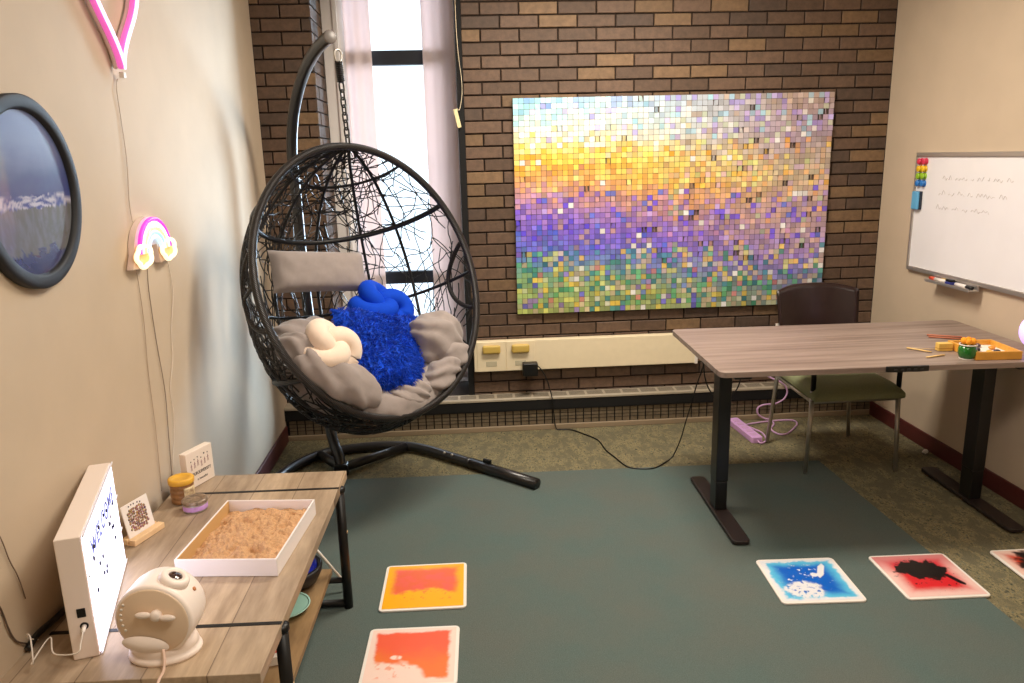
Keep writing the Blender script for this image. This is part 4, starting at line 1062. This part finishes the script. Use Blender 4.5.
# shaggy blue pillow
M['bluefur'] = mat('royal_blue_pile', (14, 72, 200), .8, var=.3, vs=40, sheen=.1, spec=.12, bump=.6, bs=150)
cTL, cTR, cBL, cBR = loc(-.105, .24, -.065), loc(.40, .24, -.165), loc(-.235, .02, -.455), loc(.105, .02, -.535)
cc = (cTL + cTR + cBL + cBR) / 4; axx = ((cTR - cTL) + (cBR - cBL)).normalized(); azz = ((cTL - cBL) + (cTR - cBR))
BM = frame_M(cc, axx, azz.cross(axx))
t = thing('shaggy_blue_pillow', cc - azz * .25, 'shaggy royal blue pillow leaning in the middle of the egg chair', 'pillow')
pm = pillow_mesh(BM, .175, .195, .066, .006, pinch=.3, quad=(cTL, cTR, cBL, cBR))
body = pm.build('cover', M['bluefur'], t)
fur = MB(); nrmB = BM.to_3x3() @ V((0, 1, 0))
tot = len(pm.v)
for k in range(9500):
    f = pm.f[R.randrange(len(pm.f))]; a, b, c_, d_ = (pm.v[i] for i in f)
    u, w = R.random(), R.random(); p = a * (1 - u) * (1 - w) + b * u * (1 - w) + c_ * u * w + d_ * (1 - u) * w
    nn = (b - a).cross(d_ - a)
    if nn.length < 1e-9: continue
    nn.normalize()
    if nn.dot(p - cc) < 0: nn = -nn
    if nn.dot(EBk) > .5: continue
    nz_v = V((noise.noise(p * 14), noise.noise(p * 14 + V((7, 0, 0))), noise.noise(p * 14 + V((0, 7, 0)))))
    dr = (nn * .8 - azz.normalized() * .45 + nz_v * 1.1 + V((R.gauss(0, .22), R.gauss(0, .22), R.gauss(0, .22)))).normalized()
    ln_ = R.uniform(.014, .027); sd2 = dr.orthogonal().normalized() * .0021; sd3 = dr.cross(sd2).normalized() * .0021
    q = p + dr * ln_ * .6 - azz.normalized() * .002; e = p + dr * ln_ - azz.normalized() * .006
    fur.add([p + sd2, p - sd2 * .5 + sd3, p - sd2 * .5 - sd3, q + sd2 * .7, q - sd2 * .35 + sd3 * .7, q - sd2 * .35 - sd3 * .7, e], [(0, 1, 4, 3), (1, 2, 5, 4), (2, 0, 3, 5), (3, 4, 6), (4, 5, 6), (5, 3, 6)], True)
fo = fur.build('fur', M['bluefur'], t); fo['kind'] = 'stuff'

# knot pillows
def knot(T, R0, r0, tr, sq=.8, p_=2, q_=3, n=150):
    pts = []
    for k in range(n):
        a = 2 * PI * k / n
        rr = R0 + r0 * math.cos(q_ * a)
        pts.append(T @ V((rr * math.cos(p_ * a), -r0 * 1.15 * math.sin(q_ * a) * sq, rr * math.sin(p_ * a))))
    return MB().tube(pts, tr, 16, closed=True)
kb = frame_M(loc(.187, .272, -.07), axx, nrmB)
M['blueknit'] = mat('royal_blue_plush', (14, 68, 196), .85, sheen=.0, bump=.3, bs=400, var=.06, spec=.15)
tag(knot(kb @ Matrix.Scale(1.42, 4, (1, 0, 0)) @ Matrix.Rotation(.5, 4, 'Y'), .058, .036, .045).build('knot_pillow', M['blueknit']), 'royal blue knotted pillow sitting on top of the shaggy blue pillow', 'pillow', 'knot pillows in the egg chair')
M['creamknit'] = mat('cream_plush', (238, 216, 196), .85, sheen=.4, bump=.3, bs=400, var=.03)
kc = frame_M(loc(-.285, .03, -.262), EX * .93 - EZ * .25, EBk - EZ * .3)
tag(knot(kc @ Matrix.Scale(.86, 4, (0, 0, 1)) @ Matrix.Rotation(.25, 4, 'Y'), .060, .037, .0475).build('knot_pillow', M['creamknit']), 'cream knotted pillow lying left of the shaggy blue pillow', 'pillow', 'knot pillows in the egg chair')

# ------------------------------------------------------------------ camera
f, pit, yaw, rol = 771.4812, .2353, .0632, -.0251
cam = bpy.data.cameras.new('camera'); co = bpy.data.objects.new('camera', cam); COL.objects.link(co)
fwd = V((math.sin(yaw) * math.cos(pit), math.cos(yaw) * math.cos(pit), -math.sin(pit)))
rt = V((math.cos(yaw), -math.sin(yaw), 0)); up = rt.cross(fwd)
r2 = rt * math.cos(rol) + up * math.sin(rol); u2 = up * math.cos(rol) - rt * math.sin(rol)
co.matrix_world = Matrix.Translation((-.3103, -4.3877, 1.5752)) @ Matrix((r2, u2, -fwd)).transposed().to_4x4()
cam.sensor_width = 36; cam.lens = f / 1024 * 36; cam.clip_start = .05
scene.camera = co

# ------------------------------------------------------------------ light
w = bpy.data.worlds.new('daylight'); scene.world = w; w.use_nodes = True
bg = w.node_tree.nodes['Background']; bg.inputs[0].default_value = (.74, .89, 1, 1); bg.inputs[1].default_value = 1.5
def area(name, loc_, size, energy, color, rot=(0, 0, 0), spread=180):
    l = bpy.data.lights.new(name, 'AREA'); l.shape = 'RECTANGLE'; l.size, l.size_y = size; l.energy = energy; l.color = color; l.spread = math.radians(spread)
    o = bpy.data.objects.new(name, l); COL.objects.link(o); o.location = loc_; o.rotation_euler = rot
    return o
pt_ = area('window_portal', (-.65, WD + .12, 1.4), (.8, 2.5), 1, (1, 1, 1), (-PI / 2, 0, 0)); pt_.data.cycles.is_portal = True
WARM = (1, .90, .77)
area('ceiling_panel', (.42, -1.15, ZC - .02), (1.1, .5), 42, WARM)
area('ceiling_panel', (.35, -3.6, ZC - .02), (1.2, .6), 27, WARM)
su = bpy.data.lights.new('hazy_sun', 'SUN'); su.energy = 11; su.angle = math.radians(38); su.color = (.66, .84, 1)
so_ = bpy.data.objects.new('hazy_sun', su); COL.objects.link(so_); so_.location = (1.5, 3, 3)
so_.rotation_euler = V((-.52, -1, -.13)).to_track_quat('-Z', 'Y').to_euler()

scene.view_settings.view_transform = 'Standard'; scene.view_settings.look = 'None'; scene.view_settings.exposure = .75; scene.view_settings.gamma = 1
scene.view_settings.use_curve_mapping = False
try:
    scene.cycles.use_denoising = True; scene.cycles.max_bounces = 8; scene.cycles.diffuse_bounces = 5; scene.cycles.sample_clamp_indirect = 6
except Exception: pass
for o in bpy.data.objects:
    if '_wp' in o: del o['_wp']
